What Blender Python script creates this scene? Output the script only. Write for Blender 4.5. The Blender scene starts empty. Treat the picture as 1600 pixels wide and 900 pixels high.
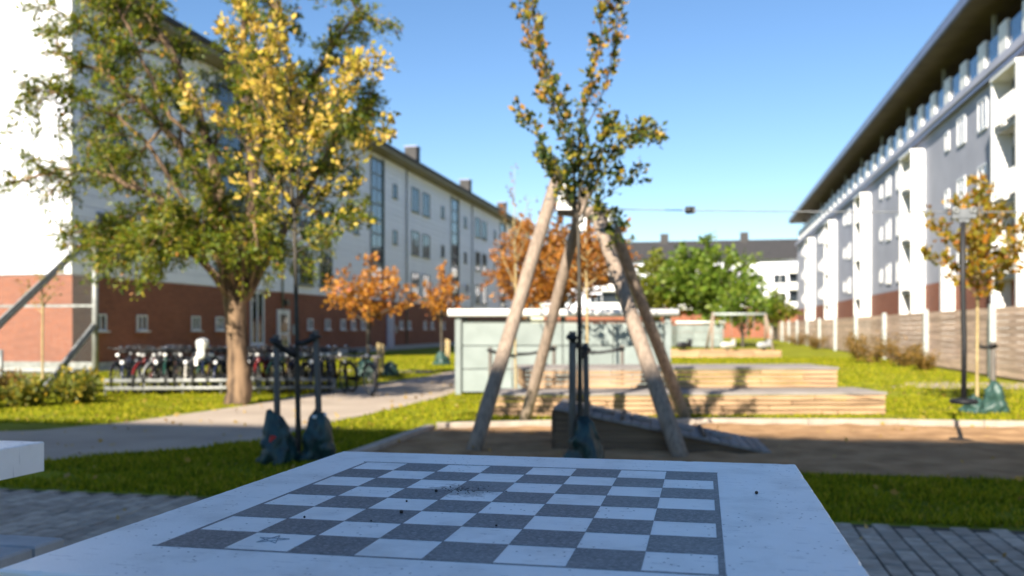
import bpy, bmesh, math, random
import numpy as np
from mathutils import Vector, Matrix, Euler, noise

random.seed(7)
RNG = np.random.default_rng(11)
SC = bpy.context.scene
COL = SC.collection
PI = math.pi
R = math.radians

# ------------------------------------------------------------------ camera
YAW = math.atan(300 / 1440)
cam = bpy.data.cameras.new('camera'); camo = bpy.data.objects.new('camera', cam); COL.objects.link(camo)
camo.location = (0, 0, 1.5); camo.rotation_euler = (PI / 2, 0, YAW)
cam.sensor_width = 36; cam.lens = 32.4; cam.shift_y = 62 / 1600
cam.clip_start = 0.05; cam.clip_end = 3000
cam.dof.use_dof = True; cam.dof.focus_distance = 1.9; cam.dof.aperture_fstop = 3.6
SC.camera = camo
# ------------------------------------------------------------------ sky, sun, exposure
SUN_EL, SUN_AZ = R(31), R(192.5)          # azimuth clockwise from +Y
w = bpy.data.worlds.new('World'); SC.world = w; w.use_nodes = True
nt = w.node_tree; bg = nt.nodes['Background']
sky = nt.nodes.new('ShaderNodeTexSky'); sky.sky_type = 'NISHITA'; sky.sun_disc = False
sky.sun_elevation = SUN_EL; sky.sun_rotation = SUN_AZ
sky.air_density = 1.0; sky.dust_density = 0.0; sky.ozone_density = 3.0
grade = nt.nodes.new('ShaderNodeHueSaturation'); grade.inputs['Hue'].default_value = 0.503; grade.inputs['Saturation'].default_value = 1.12      # deep, clean autumn blue, the same all round
nt.links.new(sky.outputs[0], grade.inputs['Color']); nt.links.new(grade.outputs[0], bg.inputs[0]); bg.inputs[1].default_value = 0.060
sl = bpy.data.lights.new('sun', 'SUN'); slo = bpy.data.objects.new('sun', sl); COL.objects.link(slo)
sl.energy = 4.7; sl.angle = R(0.53); sl.color = (1.0, 0.90, 0.76)
sd = Vector((math.sin(SUN_AZ) * math.cos(SUN_EL), math.cos(SUN_AZ) * math.cos(SUN_EL), math.sin(SUN_EL)))
slo.rotation_euler = (-sd).to_track_quat('-Z', 'Y').to_euler(); slo.location = (0, -20, 40)
SC.view_settings.view_transform = 'Standard'; SC.view_settings.look = 'None'
SC.view_settings.exposure = 1.5; SC.view_settings.gamma = 1.0
SC.render.engine = 'CYCLES'
SC.cycles.use_denoising = True
SC.cycles.max_bounces = 6; SC.cycles.transparent_max_bounces = 6
SC.cycles.sample_clamp_indirect = 8

# ------------------------------------------------------------------ materials
def newmat(name):
    m = bpy.data.materials.new(name); m.use_nodes = True
    t = m.node_tree; return m, t, t.nodes['Principled BSDF']
def node(t, kind, **kw):
    n = t.nodes.new(kind)
    for k, v in kw.items(): setattr(n, k, v)
    return n
def ramp(t, stops):
    r = node(t, 'ShaderNodeValToRGB')
    while len(r.color_ramp.elements) < len(stops): r.color_ramp.elements.new(0.5)
    for e, (p, c) in zip(r.color_ramp.elements, stops):
        e.position = p; e.color = (*c, 1)
    return r
def coords(t, scale=(1, 1, 1), rnd=False):
    tc = node(t, 'ShaderNodeTexCoord'); mp = node(t, 'ShaderNodeMapping')
    mp.inputs['Scale'].default_value = scale
    t.links.new(tc.outputs['Object'], mp.inputs['Vector'])
    if rnd:
        oi = node(t, 'ShaderNodeObjectInfo'); mu = node(t, 'ShaderNodeMath', operation='MULTIPLY')
        mu.inputs[1].default_value = 57.0
        t.links.new(oi.outputs['Random'], mu.inputs[0]); t.links.new(mu.outputs[0], mp.inputs['Location'])
    return mp.outputs[0]
def M(name, c1, c2=None, scale=4.0, rough=0.7, bump=0.0, metallic=0.0, spec=0.5, stretch=(1, 1, 1), rnd=False, tone=0.0, detail=5.0, bscale=None, lo=0.35, hi=0.65):
    m, t, b = newmat(name)
    b.inputs['Roughness'].default_value = rough; b.inputs['Metallic'].default_value = metallic
    b.inputs['Specular IOR Level'].default_value = spec
    if c2 is None: c2 = tuple(x * 0.8 for x in c1)
    v = coords(t, stretch, rnd)
    n = node(t, 'ShaderNodeTexNoise'); n.inputs['Scale'].default_value = scale; n.inputs['Detail'].default_value = detail
    t.links.new(v, n.inputs['Vector'])
    r = ramp(t, [(lo, c2), (hi, c1)]); t.links.new(n.outputs['Fac'], r.inputs[0])
    out = r.outputs[0]
    if tone:
        oi = node(t, 'ShaderNodeObjectInfo'); mr = node(t, 'ShaderNodeMapRange')
        mr.inputs['To Min'].default_value = 1 - tone; mr.inputs['To Max'].default_value = 1 + tone
        t.links.new(oi.outputs['Random'], mr.inputs[0])
        hs = node(t, 'ShaderNodeHueSaturation'); t.links.new(mr.outputs[0], hs.inputs['Value']); t.links.new(out, hs.inputs['Color'])
        out = hs.outputs[0]
    t.links.new(out, b.inputs['Base Color'])
    if bump:
        n2 = node(t, 'ShaderNodeTexNoise'); n2.inputs['Scale'].default_value = bscale or scale * 6; n2.inputs['Detail'].default_value = 6
        t.links.new(v, n2.inputs['Vector'])
        bp = node(t, 'ShaderNodeBump'); bp.inputs['Strength'].default_value = bump; bp.inputs['Distance'].default_value = 0.02
        t.links.new(n2.outputs['Fac'], bp.inputs['Height']); t.links.new(bp.outputs[0], b.inputs['Normal'])
    return m
def brick_mat(name, c1, c2, mortar):
    m, t, b = newmat(name); b.inputs['Roughness'].default_value = 0.85
    tc = node(t, 'ShaderNodeTexCoord'); sp = node(t, 'ShaderNodeSeparateXYZ'); ad = node(t, 'ShaderNodeMath'); cb = node(t, 'ShaderNodeCombineXYZ')
    t.links.new(tc.outputs['Object'], sp.inputs[0]); t.links.new(sp.outputs[0], ad.inputs[0]); t.links.new(sp.outputs[1], ad.inputs[1])
    t.links.new(ad.outputs[0], cb.inputs[0]); t.links.new(sp.outputs[2], cb.inputs[1])
    k = node(t, 'ShaderNodeTexBrick'); k.inputs['Scale'].default_value = 1.0
    k.inputs['Brick Width'].default_value = 0.26; k.inputs['Row Height'].default_value = 0.078; k.inputs['Mortar Size'].default_value = 0.008
    k.inputs['Color1'].default_value = (*c1, 1); k.inputs['Color2'].default_value = (*c2, 1); k.inputs['Mortar'].default_value = (*mortar, 1)
    t.links.new(cb.outputs[0], k.inputs['Vector'])
    n = node(t, 'ShaderNodeTexNoise'); n.inputs['Scale'].default_value = 0.6; n.inputs['Detail'].default_value = 6
    t.links.new(tc.outputs['Object'], n.inputs['Vector'])
    mr = node(t, 'ShaderNodeMapRange'); mr.inputs['To Min'].default_value = 0.75; mr.inputs['To Max'].default_value = 1.2
    t.links.new(n.outputs['Fac'], mr.inputs[0])
    hs = node(t, 'ShaderNodeHueSaturation'); t.links.new(mr.outputs[0], hs.inputs['Value']); t.links.new(k.outputs['Color'], hs.inputs['Color'])
    t.links.new(hs.outputs[0], b.inputs['Base Color'])
    bp = node(t, 'ShaderNodeBump'); bp.inputs['Strength'].default_value = 0.5; bp.inputs['Distance'].default_value = 0.01; bp.invert = True
    t.links.new(k.outputs['Fac'], bp.inputs['Height']); t.links.new(bp.outputs[0], b.inputs['Normal'])
    return m
def leaf_mat(name, stops, trans=0.45, rough=0.5, zgrad=None):
    """leaf colours by random leaf; zgrad=(z0,z1,amount): yellow share grows upwards, painting in sunlit tops and shaded lower leaves besides autumn turning"""
    m, t, b = newmat(name); b.inputs['Roughness'].default_value = rough
    b.inputs['Specular IOR Level'].default_value = 0.1 if rough > 0.8 else 0.4
    g = node(t, 'ShaderNodeNewGeometry'); r = ramp(t, stops)
    src = g.outputs['Random Per Island']
    if zgrad:  # height shift paints sunlit yellow above and shaded green below, besides autumn turning
        tc = node(t, 'ShaderNodeTexCoord'); sp = node(t, 'ShaderNodeSeparateXYZ'); t.links.new(tc.outputs['Object'], sp.inputs[0])
        mr = node(t, 'ShaderNodeMapRange'); mr.inputs['From Min'].default_value = zgrad[0]; mr.inputs['From Max'].default_value = zgrad[1]
        mr.inputs['To Min'].default_value = -zgrad[2]; mr.inputs['To Max'].default_value = zgrad[2]
        t.links.new(sp.outputs[2], mr.inputs[0])
        ad = node(t, 'ShaderNodeMath'); t.links.new(src, ad.inputs[0]); t.links.new(mr.outputs[0], ad.inputs[1]); ad.use_clamp = True
        src = ad.outputs[0]
    t.links.new(src, r.inputs[0]); t.links.new(r.outputs[0], b.inputs['Base Color'])
    tr = node(t, 'ShaderNodeBsdfTranslucent'); t.links.new(r.outputs[0], tr.inputs[0])
    mx = node(t, 'ShaderNodeMixShader'); mx.inputs[0].default_value = trans
    t.links.new(b.outputs[0], mx.inputs[1]); t.links.new(tr.outputs[0], mx.inputs[2])
    t.links.new(mx.outputs[0], t.nodes['Material Output'].inputs[0])
    return m

MAT = {}
def mk(key, *a, **k): MAT[key] = M(key, *a, **k)
mk('soil', (0.24, 0.26, 0.015), (0.14, 0.145, 0.014), scale=0.8, rough=1.0, bump=0.6, bscale=60, detail=9, spec=0.1)
mk('path', (0.42, 0.345, 0.27), (0.31, 0.25, 0.195), scale=0.9, rough=0.92, bump=0.3, bscale=120, detail=9, lo=0.3, hi=0.7)
mk('sand', (0.42, 0.26, 0.135), (0.27, 0.16, 0.08), scale=2.5, rough=1.0, bump=1.0, bscale=22, detail=9, spec=0.1)
mk('joint', (0.055, 0.05, 0.04), (0.035, 0.035, 0.025), scale=8, rough=0.95)
mk('paver', (0.40, 0.345, 0.28), (0.26, 0.225, 0.18), scale=9, rough=0.85, bump=0.25, bscale=90, rnd=True, tone=0.22)
mk('kerb', (0.42, 0.36, 0.29), (0.32, 0.27, 0.22), scale=6, rough=0.9, bump=0.3, rnd=True, tone=0.12)
mk('concrete_dull', (0.45, 0.45, 0.44), (0.34, 0.34, 0.33), scale=6, rough=0.85, bump=0.2)
mk('timber', (0.44, 0.29, 0.165), (0.26, 0.16, 0.085), scale=3, rough=0.8, bump=0.4, stretch=(0.5, 9, 9), rnd=True, tone=0.22)
mk('timber_pale', (0.31, 0.24, 0.185), (0.15, 0.115, 0.085), scale=2.2, rough=0.85, bump=0.6, stretch=(11, 11, 0.7), rnd=True, tone=0.05, lo=0.25, hi=0.6)
mk('timber_dark', (0.16, 0.105, 0.06), (0.10, 0.065, 0.04), scale=3, rough=0.8, bump=0.3, stretch=(0.5, 9, 9), rnd=True, tone=0.15)
mk('timber_grey', (0.26, 0.235, 0.215), (0.17, 0.15, 0.135), scale=3, rough=0.8, bump=0.3, stretch=(0.6, 8, 8), rnd=True, tone=0.2)
mk('fence_board', (0.72, 0.53, 0.41), (0.42, 0.295, 0.225), scale=2.2, rough=0.85, bump=0.3, stretch=(8, 0.35, 8), rnd=True, tone=0.2)
mk('steel', (0.40, 0.44, 0.43), (0.32, 0.355, 0.35), scale=5, rough=0.55, metallic=0.1)
mk('galv', (0.30, 0.31, 0.30), (0.20, 0.21, 0.205), scale=9, rough=0.5, metallic=0.3)
mk('cable_grey', (0.16, 0.17, 0.18), (0.12, 0.13, 0.14), scale=9, rough=0.5, metallic=0.3)
mk('chrome', (0.75, 0.75, 0.75), (0.7, 0.7, 0.7), rough=0.12, metallic=1.0)
mk('black_rubber', (0.012, 0.012, 0.013), (0.008, 0.008, 0.009), scale=15, rough=0.6)
mk('black_metal', (0.02, 0.02, 0.022), (0.015, 0.015, 0.016), scale=15, rough=0.35)
mk('white_paint', (0.78, 0.78, 0.76), (0.72, 0.72, 0.70), scale=2, rough=0.55, bump=0.05)
mk('white_siding', (0.86, 0.88, 0.98), (0.81, 0.83, 0.94), scale=0.7, rough=0.6, bump=0.05, tone=0.03)
mk('grey_render', (0.37, 0.385, 0.455), (0.31, 0.325, 0.39), scale=0.5, rough=0.85, bump=0.05)
mk('grey_band', (0.42, 0.43, 0.53), (0.36, 0.37, 0.46), scale=0.5, rough=0.6)
mk('frame_white', (0.72, 0.73, 0.74), (0.66, 0.67, 0.68), scale=2, rough=0.4)
mk('frame_green', (0.17, 0.20, 0.20), (0.13, 0.155, 0.155), scale=2, rough=0.5)
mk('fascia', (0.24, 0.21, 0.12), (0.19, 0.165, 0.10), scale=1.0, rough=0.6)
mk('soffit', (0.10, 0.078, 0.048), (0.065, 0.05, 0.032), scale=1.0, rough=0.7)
mk('roof_edge', (0.20, 0.22, 0.32), (0.15, 0.17, 0.26), scale=1, rough=0.4, metallic=0.3)
mk('roof_dark', (0.045, 0.042, 0.042), (0.03, 0.03, 0.03), scale=2, rough=0.75)
mk('penthouse', (0.16, 0.085, 0.05), (0.10, 0.055, 0.035), scale=1.2, rough=0.7)
mk('glass', (0.03, 0.04, 0.05), (0.02, 0.025, 0.03), rough=0.04, spec=0.9)
mk('glass_blue', (0.05, 0.13, 0.26), (0.04, 0.10, 0.20), rough=0.05, spec=0.9)
mk('curtain', (0.30, 0.30, 0.30), (0.1, 0.1, 0.1), scale=1.5, rough=0.05, spec=0.9, rnd=True)
mk('door_blue', (0.30, 0.36, 0.52), (0.26, 0.31, 0.46), rough=0.5)
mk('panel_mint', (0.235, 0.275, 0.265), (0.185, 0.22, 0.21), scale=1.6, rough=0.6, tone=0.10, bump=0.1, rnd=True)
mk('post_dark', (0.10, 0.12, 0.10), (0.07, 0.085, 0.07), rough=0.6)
mk('bark', (0.24, 0.155, 0.09), (0.04, 0.025, 0.016), scale=6, rough=0.95, bump=1.0, bscale=12, stretch=(1, 1, 0.2), lo=0.38, hi=0.6)
mk('bark_young', (0.07, 0.06, 0.045), (0.035, 0.03, 0.022), scale=9, rough=0.85, bump=0.4)
mk('bark_pale', (0.40, 0.31, 0.15), (0.28, 0.21, 0.10), scale=9, rough=0.85, bump=0.3)
mk('bag', (0.012, 0.055, 0.055), (0.005, 0.022, 0.025), scale=9, rough=0.45, bump=0.5, bscale=10)
mk('bag_light', (0.035, 0.085, 0.07), (0.018, 0.048, 0.04), scale=9, rough=0.5, bump=0.5, bscale=10)
mk('red', (0.55, 0.03, 0.03), (0.4, 0.02, 0.02), rough=0.5)
mk('stake', (0.15, 0.135, 0.115), (0.09, 0.08, 0.07), scale=5, rough=0.9, bump=0.4, stretch=(6, 6, 0.6))
mk('berry', (0.02, 0.014, 0.012), (0.012, 0.01, 0.009), scale=50, rough=0.6)
mk('scratch', (0.36, 0.39, 0.43), (0.26, 0.29, 0.33), scale=90, rough=0.8)
MAT['brick'] = brick_mat('brick', (0.29, 0.090, 0.042), (0.21, 0.058, 0.028), (0.24, 0.14, 0.10))
for i, c in enumerate([(0.012, 0.012, 0.014), (0.02, 0.03, 0.07), (0.22, 0.02, 0.02), (0.35, 0.36, 0.37), (0.015, 0.07, 0.05), (0.55, 0.53, 0.48), (0.06, 0.03, 0.015)]):
    mk('bike%d' % i, c, tuple(x * 0.9 for x in c), rough=0.25)

def table_mat():
    m, t, b = newmat('table_concrete'); b.inputs['Roughness'].default_value = 0.48; b.inputs['Specular IOR Level'].default_value = 1.0
    v = coords(t)
    n = node(t, 'ShaderNodeTexNoise'); n.inputs['Scale'].default_value = 5; n.inputs['Detail'].default_value = 8; n.inputs['Roughness'].default_value = 0.65
    t.links.new(v, n.inputs['Vector'])
    r = ramp(t, [(0.28, (0.64, 0.63, 0.60)), (0.5, (0.87, 0.86, 0.825)), (0.72, (0.92, 0.91, 0.88))]); t.links.new(n.outputs['Fac'], r.inputs[0])
    # dark pin holes and specks
    vo = node(t, 'ShaderNodeTexVoronoi', voronoi_dimensions='2D'); vo.inputs['Scale'].default_value = 31; t.links.new(v, vo.inputs['Vector'])
    rs = ramp(t, [(0.04, (0.95, 0.95, 0.95)), (0.085, (0, 0, 0))]); t.links.new(vo.outputs['Distance'], rs.inputs[0])
    n3 = node(t, 'ShaderNodeTexNoise'); n3.inputs['Scale'].default_value = 6.5; t.links.new(v, n3.inputs['Vector'])
    r3 = ramp(t, [(0.47, (0, 0, 0)), (0.60, (1, 1, 1))]); t.links.new(n3.outputs['Fac'], r3.inputs[0])
    mu = node(t, 'ShaderNodeMath', operation='MULTIPLY'); t.links.new(rs.outputs[0], mu.inputs[0]); t.links.new(r3.outputs[0], mu.inputs[1])
    mx = node(t, 'ShaderNodeMix', data_type='RGBA'); t.links.new(mu.outputs[0], mx.inputs[0]); t.links.new(r.outputs[0], mx.inputs[6]); mx.inputs[7].default_value = (0.10, 0.10, 0.10, 1)
    # fine hair scratches
    mp = node(t, 'ShaderNodeMapping'); mp.inputs['Scale'].default_value = (3, 26, 1); mp.inputs['Rotation'].default_value = (0, 0, 0.25); t.links.new(v, mp.inputs[0])
    n5 = node(t, 'ShaderNodeTexNoise'); n5.inputs['Scale'].default_value = 4.0; n5.inputs['Detail'].default_value = 3; t.links.new(mp.outputs[0], n5.inputs['Vector'])
    r5 = ramp(t, [(0.66, (0, 0, 0)), (0.69, (0.8, 0.8, 0.8)), (0.715, (0, 0, 0))]); t.links.new(n5.outputs['Fac'], r5.inputs[0])
    mx2 = node(t, 'ShaderNodeMix', data_type='RGBA'); t.links.new(r5.outputs[0], mx2.inputs[0]); t.links.new(mx.outputs[2], mx2.inputs[6]); mx2.inputs[7].default_value = (0.30, 0.31, 0.32, 1)
    # rubbed-in soil stain with a ragged shape of its own
    ds = node(t, 'ShaderNodeVectorMath', operation='DISTANCE'); t.links.new(v, ds.inputs[0]); ds.inputs[1].default_value = (-0.118, 0.112, 0.0)
    n6 = node(t, 'ShaderNodeTexNoise'); n6.inputs['Scale'].default_value = 34; n6.inputs['Detail'].default_value = 8; n6.inputs['Roughness'].default_value = 0.75; t.links.new(v, n6.inputs['Vector'])
    m6 = node(t, 'ShaderNodeMath', operation='MULTIPLY_ADD'); t.links.new(n6.outputs['Fac'], m6.inputs[0]); m6.inputs[1].default_value = -0.20; t.links.new(ds.outputs['Value'], m6.inputs[2])
    r6 = ramp(t, [(0.0, (0, 0, 0)), (1.0, (0, 0, 0))]); r6.color_ramp.elements[0].color = (0.75, 0.75, 0.75, 1); r6.color_ramp.elements[1].position = 0.03
    ad6 = node(t, 'ShaderNodeMath'); ad6.inputs[1].default_value = 0.05; t.links.new(m6.outputs[0], ad6.inputs[0]); t.links.new(ad6.outputs[0], r6.inputs[0])
    mx3 = node(t, 'ShaderNodeMix', data_type='RGBA'); t.links.new(r6.outputs[0], mx3.inputs[0]); t.links.new(mx2.outputs[2], mx3.inputs[6]); mx3.inputs[7].default_value = (0.16, 0.16, 0.16, 1)
    t.links.new(mx3.outputs[2], b.inputs['Base Color'])
    bp = node(t, 'ShaderNodeBump'); bp.inputs['Strength'].default_value = 0.25; bp.inputs['Distance'].default_value = 0.004
    n4 = node(t, 'ShaderNodeTexNoise'); n4.inputs['Scale'].default_value = 220; n4.inputs['Detail'].default_value = 3; t.links.new(v, n4.inputs['Vector'])
    t.links.new(n4.outputs['Fac'], bp.inputs['Height']); t.links.new(bp.outputs[0], b.inputs['Normal'])
    return m
def dark_terrazzo():
    m, t, b = newmat('dark_terrazzo'); b.inputs['Roughness'].default_value = 0.55; b.inputs['Specular IOR Level'].default_value = 0.8
    v = coords(t)
    vo = node(t, 'ShaderNodeTexVoronoi'); vo.inputs['Scale'].default_value = 230; t.links.new(v, vo.inputs['Vector'])
    r = ramp(t, [(0.0, (0.075, 0.077, 0.085)), (0.5, (0.115, 0.118, 0.125)), (0.85, (0.18, 0.18, 0.185)), (1.0, (0.24, 0.24, 0.24))])
    sp = node(t, 'ShaderNodeSeparateColor'); t.links.new(vo.outputs['Color'], sp.inputs[0]); t.links.new(sp.outputs[0], r.inputs[0])
    n = node(t, 'ShaderNodeTexNoise'); n.inputs['Scale'].default_value = 9; n.inputs['Detail'].default_value = 6; t.links.new(v, n.inputs['Vector'])
    mr = node(t, 'ShaderNodeMapRange'); mr.inputs['To Min'].default_value = 0.7; mr.inputs['To Max'].default_value = 1.3; t.links.new(n.outputs['Fac'], mr.inputs[0])
    hs = node(t, 'ShaderNodeHueSaturation'); t.links.new(mr.outputs[0], hs.inputs['Value']); t.links.new(r.outputs[0], hs.inputs['Color'])
    n2 = node(t, 'ShaderNodeTexNoise'); n2.inputs['Scale'].default_value = 3.3; n2.inputs['Detail'].default_value = 10; n2.inputs['Roughness'].default_value = 0.7
    tw = node(t, 'ShaderNodeNewGeometry'); t.links.new(tw.outputs['Position'], n2.inputs['Vector'])
    r2 = ramp(t, [(0.50, (0, 0, 0)), (0.72, (0.45, 0.45, 0.45))]); t.links.new(n2.outputs['Fac'], r2.inputs[0])
    mx = node(t, 'ShaderNodeMix', data_type='RGBA'); t.links.new(r2.outputs[0], mx.inputs[0]); t.links.new(hs.outputs[0], mx.inputs[6]); mx.inputs[7].default_value = (0.30, 0.30, 0.29, 1)
    t.links.new(mx.outputs[2], b.inputs['Base Color'])
    return m
MAT['table'] = table_mat(); MAT['terrazzo'] = dark_terrazzo()
MAT['leaf_big'] = leaf_mat('leaf_big', [(0, (0.045, 0.085, 0.006)), (0.5, (0.14, 0.185, 0.010)), (0.86, (0.26, 0.25, 0.015)), (0.97, (0.38, 0.27, 0.03)), (1, (0.46, 0.18, 0.05))], trans=0.4)
MAT['leaf_yellow'] = leaf_mat('leaf_yellow', [(0, (0.022, 0.050, 0.008)), (0.36, (0.10, 0.13, 0.012)), (0.50, (0.36, 0.31, 0.03)), (0.75, (0.60, 0.46, 0.05)), (1, (0.62, 0.42, 0.09))], zgrad=(1.9, 4.0, 0.34))
MAT['leaf_mid'] = leaf_mat('leaf_mid', [(0, (0.014, 0.034, 0.008)), (0.50, (0.05, 0.085, 0.012)), (0.72, (0.22, 0.21, 0.02)), (0.88, (0.44, 0.32, 0.03)), (1, (0.48, 0.24, 0.04))], zgrad=(2.4, 4.8, 0.26), trans=0.4)
MAT['leaf_orange'] = leaf_mat('leaf_orange', [(0, (0.30, 0.11, 0.012)), (0.5, (0.52, 0.22, 0.02)), (0.8, (0.60, 0.31, 0.05)), (1, (0.48, 0.15, 0.07))])
MAT['leaf_rust'] = leaf_mat('leaf_rust', [(0, (0.22, 0.075, 0.012)), (0.6, (0.40, 0.15, 0.018)), (1, (0.46, 0.22, 0.03))])
MAT['leaf_right'] = leaf_mat('leaf_right', [(0, (0.12, 0.13, 0.012)), (0.45, (0.30, 0.23, 0.015)), (0.8, (0.44, 0.24, 0.02)), (1, (0.42, 0.14, 0.02))])
MAT['leaf_green'] = leaf_mat('leaf_green', [(0, (0.07, 0.13, 0.012)), (0.6, (0.15, 0.24, 0.02)), (1, (0.26, 0.31, 0.04))])
MAT['leaf_olive'] = leaf_mat('leaf_olive', [(0, (0.09, 0.13, 0.014)), (0.6, (0.19, 0.21, 0.02)), (1, (0.29, 0.27, 0.03))])
MAT['leaf_shrub'] = leaf_mat('leaf_shrub', [(0, (0.06, 0.09, 0.012)), (0.6, (0.17, 0.18, 0.02)), (0.9, (0.36, 0.28, 0.03)), (1, (0.60, 0.38, 0.03))])
MAT['leaf_tan'] = leaf_mat('leaf_tan', [(0, (0.12, 0.09, 0.02)), (0.5, (0.24, 0.15, 0.03)), (1, (0.34, 0.19, 0.05))])
MAT['leaf_litter'] = leaf_mat('leaf_litter', [(0, (0.20, 0.12, 0.03)), (0.5, (0.42, 0.27, 0.05)), (1, (0.50, 0.36, 0.12))])
MAT['blade'] = leaf_mat('blade', [(0, (0.11, 0.14, 0.008)), (0.6, (0.27, 0.29, 0.012)), (0.9, (0.38, 0.34, 0.02)), (1, (0.48, 0.36, 0.06))], trans=0.4, rough=0.9)

# ------------------------------------------------------------------ mesh helpers
def rotz(a): return Matrix.Rotation(a, 4, 'Z')
class MB:
    def __init__(s): s.v = []; s.f = []; s.sm = []
    def add(s, vs, fs, smooth=False):
        o = len(s.v); s.v += [tuple(x) for x in vs]; s.f += [tuple(i + o for i in f) for f in fs]; s.sm += [smooth] * len(fs); return s
    def box(s, c, d, rot=None):
        hx, hy, hz = d[0] / 2, d[1] / 2, d[2] / 2
        vs = [Vector((x, y, z)) for x in (-hx, hx) for y in (-hy, hy) for z in (-hz, hz)]
        if rot is not None: vs = [rot @ p for p in vs]
        c = Vector(c)
        return s.add([p + c for p in vs], [(0, 1, 3, 2), (4, 6, 7, 5), (0, 4, 5, 1), (2, 3, 7, 6), (0, 2, 6, 4), (1, 5, 7, 3)])
    def cham(s, c, d, ch=0.006):
        """box with chamfered upper edges and corners"""
        hx, hy, hz = d[0] / 2, d[1] / 2, d[2] / 2; c = Vector(c)
        lo = [(-hx, -hy), (hx, -hy), (hx, hy), (-hx, hy)]; hi = [(x - math.copysign(ch, x), y - math.copysign(ch, y)) for x, y in lo]
        vs = [(x, y, -hz) for x, y in lo] + [(x, y, hz - ch) for x, y in lo] + [(x, y, hz) for x, y in hi]
        fs = [(3, 2, 1, 0), (8, 9, 10, 11)]
        for i in range(4):
            j = (i + 1) % 4; fs += [(i, j, 4 + j, 4 + i), (4 + i, 4 + j, 8 + j, 8 + i)]
        return s.add([Vector(p) + c for p in vs], fs)
    def tube(s, pts, rad, n=8, cap=True, smooth=True):
        pts = [Vector(p) for p in pts]
        if not isinstance(rad, (list, tuple)): rad = [rad] * len(pts)
        vs = []; fs = []; up = None
        for i, p in enumerate(pts):
            t = (pts[min(i + 1, len(pts) - 1)] - pts[max(i - 1, 0)]); t = t.normalized() if t.length > 1e-9 else Vector((0, 0, 1))
            if up is None: up = t.orthogonal().normalized()
            else:
                up = up - t * up.dot(t); up = up.normalized() if up.length > 1e-6 else t.orthogonal().normalized()
            b = t.cross(up)
            for k in range(n):
                a = 2 * PI * k / n; vs.append(p + (up * math.cos(a) + b * math.sin(a)) * rad[i])
        for i in range(len(pts) - 1):
            for k in range(n):
                k2 = (k + 1) % n; fs.append((i * n + k, i * n + k2, (i + 1) * n + k2, (i + 1) * n + k))
        s.add(vs, fs, smooth)
        if cap:
            o = len(s.v) - len(vs); m = (len(pts) - 1) * n
            s.f += [tuple(o + k for k in reversed(range(n))), tuple(o + m + k for k in range(n))]; s.sm += [False, False]
        return s
    def torus(s, c, R_, r, axis='Y', n=24, m=6, a0=0, a1=2 * PI):
        full = abs(a1 - a0 - 2 * PI) < 1e-6; vs = []; fs = []; c = Vector(c); k = n if full else n + 1
        for i in range(k):
            a = a0 + (a1 - a0) * i / n; d = Vector((math.cos(a), 0, math.sin(a)))
            for j in range(m):
                b = 2 * PI * j / m; vs.append(c + d * (R_ + r * math.cos(b)) + Vector((0, r * math.sin(b), 0)))
        for i in range(n):
            i2 = (i + 1) % k
            for j in range(m): fs.append((i * m + j, i2 * m + j, i2 * m + (j + 1) % m, i * m + (j + 1) % m))
        return s.add(vs, fs, True)
    def lathe(s, prof, c=(0, 0, 0), n=16, smooth=True, fn=None):
        vs = []; fs = []; c = Vector(c)
        for r, z in prof:
            for k in range(n):
                a = 2 * PI * k / n; p = Vector((r * math.cos(a), r * math.sin(a), z))
                if fn: p = fn(p, a, z)
                vs.append(p + c)
        for i in range(len(prof) - 1):
            for k in range(n): fs.append((i * n + k, i * n + (k + 1) % n, (i + 1) * n + (k + 1) % n, (i + 1) * n + k))
        s.add(vs, fs, smooth); o = len(s.v) - len(vs)
        s.f += [tuple(o + k for k in reversed(range(n))), tuple(o + (len(prof) - 1) * n + k for k in range(n))]; s.sm += [smooth, smooth]
        return s
    def prism(s, poly, z0, z1):
        n = len(poly); vs = [(x, y, z0) for x, y in poly] + [(x, y, z1) for x, y in poly]
        fs = [tuple(reversed(range(n))), tuple(range(n, 2 * n))] + [(i, (i + 1) % n, n + (i + 1) % n, n + i) for i in range(n)]
        return s.add(vs, fs)
    def mesh(s, name):
        me = bpy.data.meshes.new(name); me.from_pydata(s.v, [], s.f); me.polygons.foreach_set('use_smooth', s.sm); me.update(); return me
    def build(s, name, mat, parent=None, loc=(0, 0, 0), rot=None):
        return put(name, s.mesh(name), mat, parent, loc, rot)
def put(name, me, mat, parent=None, loc=(0, 0, 0), rot=None):
    m = MAT[mat] if isinstance(mat, str) else mat
    if m and not me.materials: me.materials.append(m)
    o = bpy.data.objects.new(name, me); COL.objects.link(o); o.parent = parent; o.location = loc
    if rot is not None: o.rotation_euler = rot
    return o
def tag(o, label, cat, group=None):
    o['label'] = label; o['category'] = cat
    if group: o['group'] = group
    return o
def empty(name, loc, rz=0, label=None, cat=None, group=None):
    o = bpy.data.objects.new(name, None); COL.objects.link(o); o.location = loc; o.rotation_euler = (0, 0, rz); o.empty_display_size = 0.2
    if label: tag(o, label, cat, group)
    return o
def structure(o, label=None):
    o['kind'] = 'structure'
    if label: o['label'] = label
    return o
_cache = {}
def boxpart(name, dims, mat, parent, loc, rot=None, ch=0.0):
    """one piece sharing its mesh with every piece of the same size"""
    k = (tuple(round(d, 4) for d in dims), mat, ch)
    if k not in _cache:
        b = MB(); (b.cham((0, 0, 0), dims, ch) if ch else b.box((0, 0, 0), dims)); _cache[k] = b.mesh(name)
    return put(name, _cache[k], mat, parent, loc, rot)
def copy_tree(o, parent=None):
    c = o.copy(); COL.objects.link(c); c.parent = parent
    for ch in list(o.children): copy_tree(ch, c)
    return c
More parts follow.
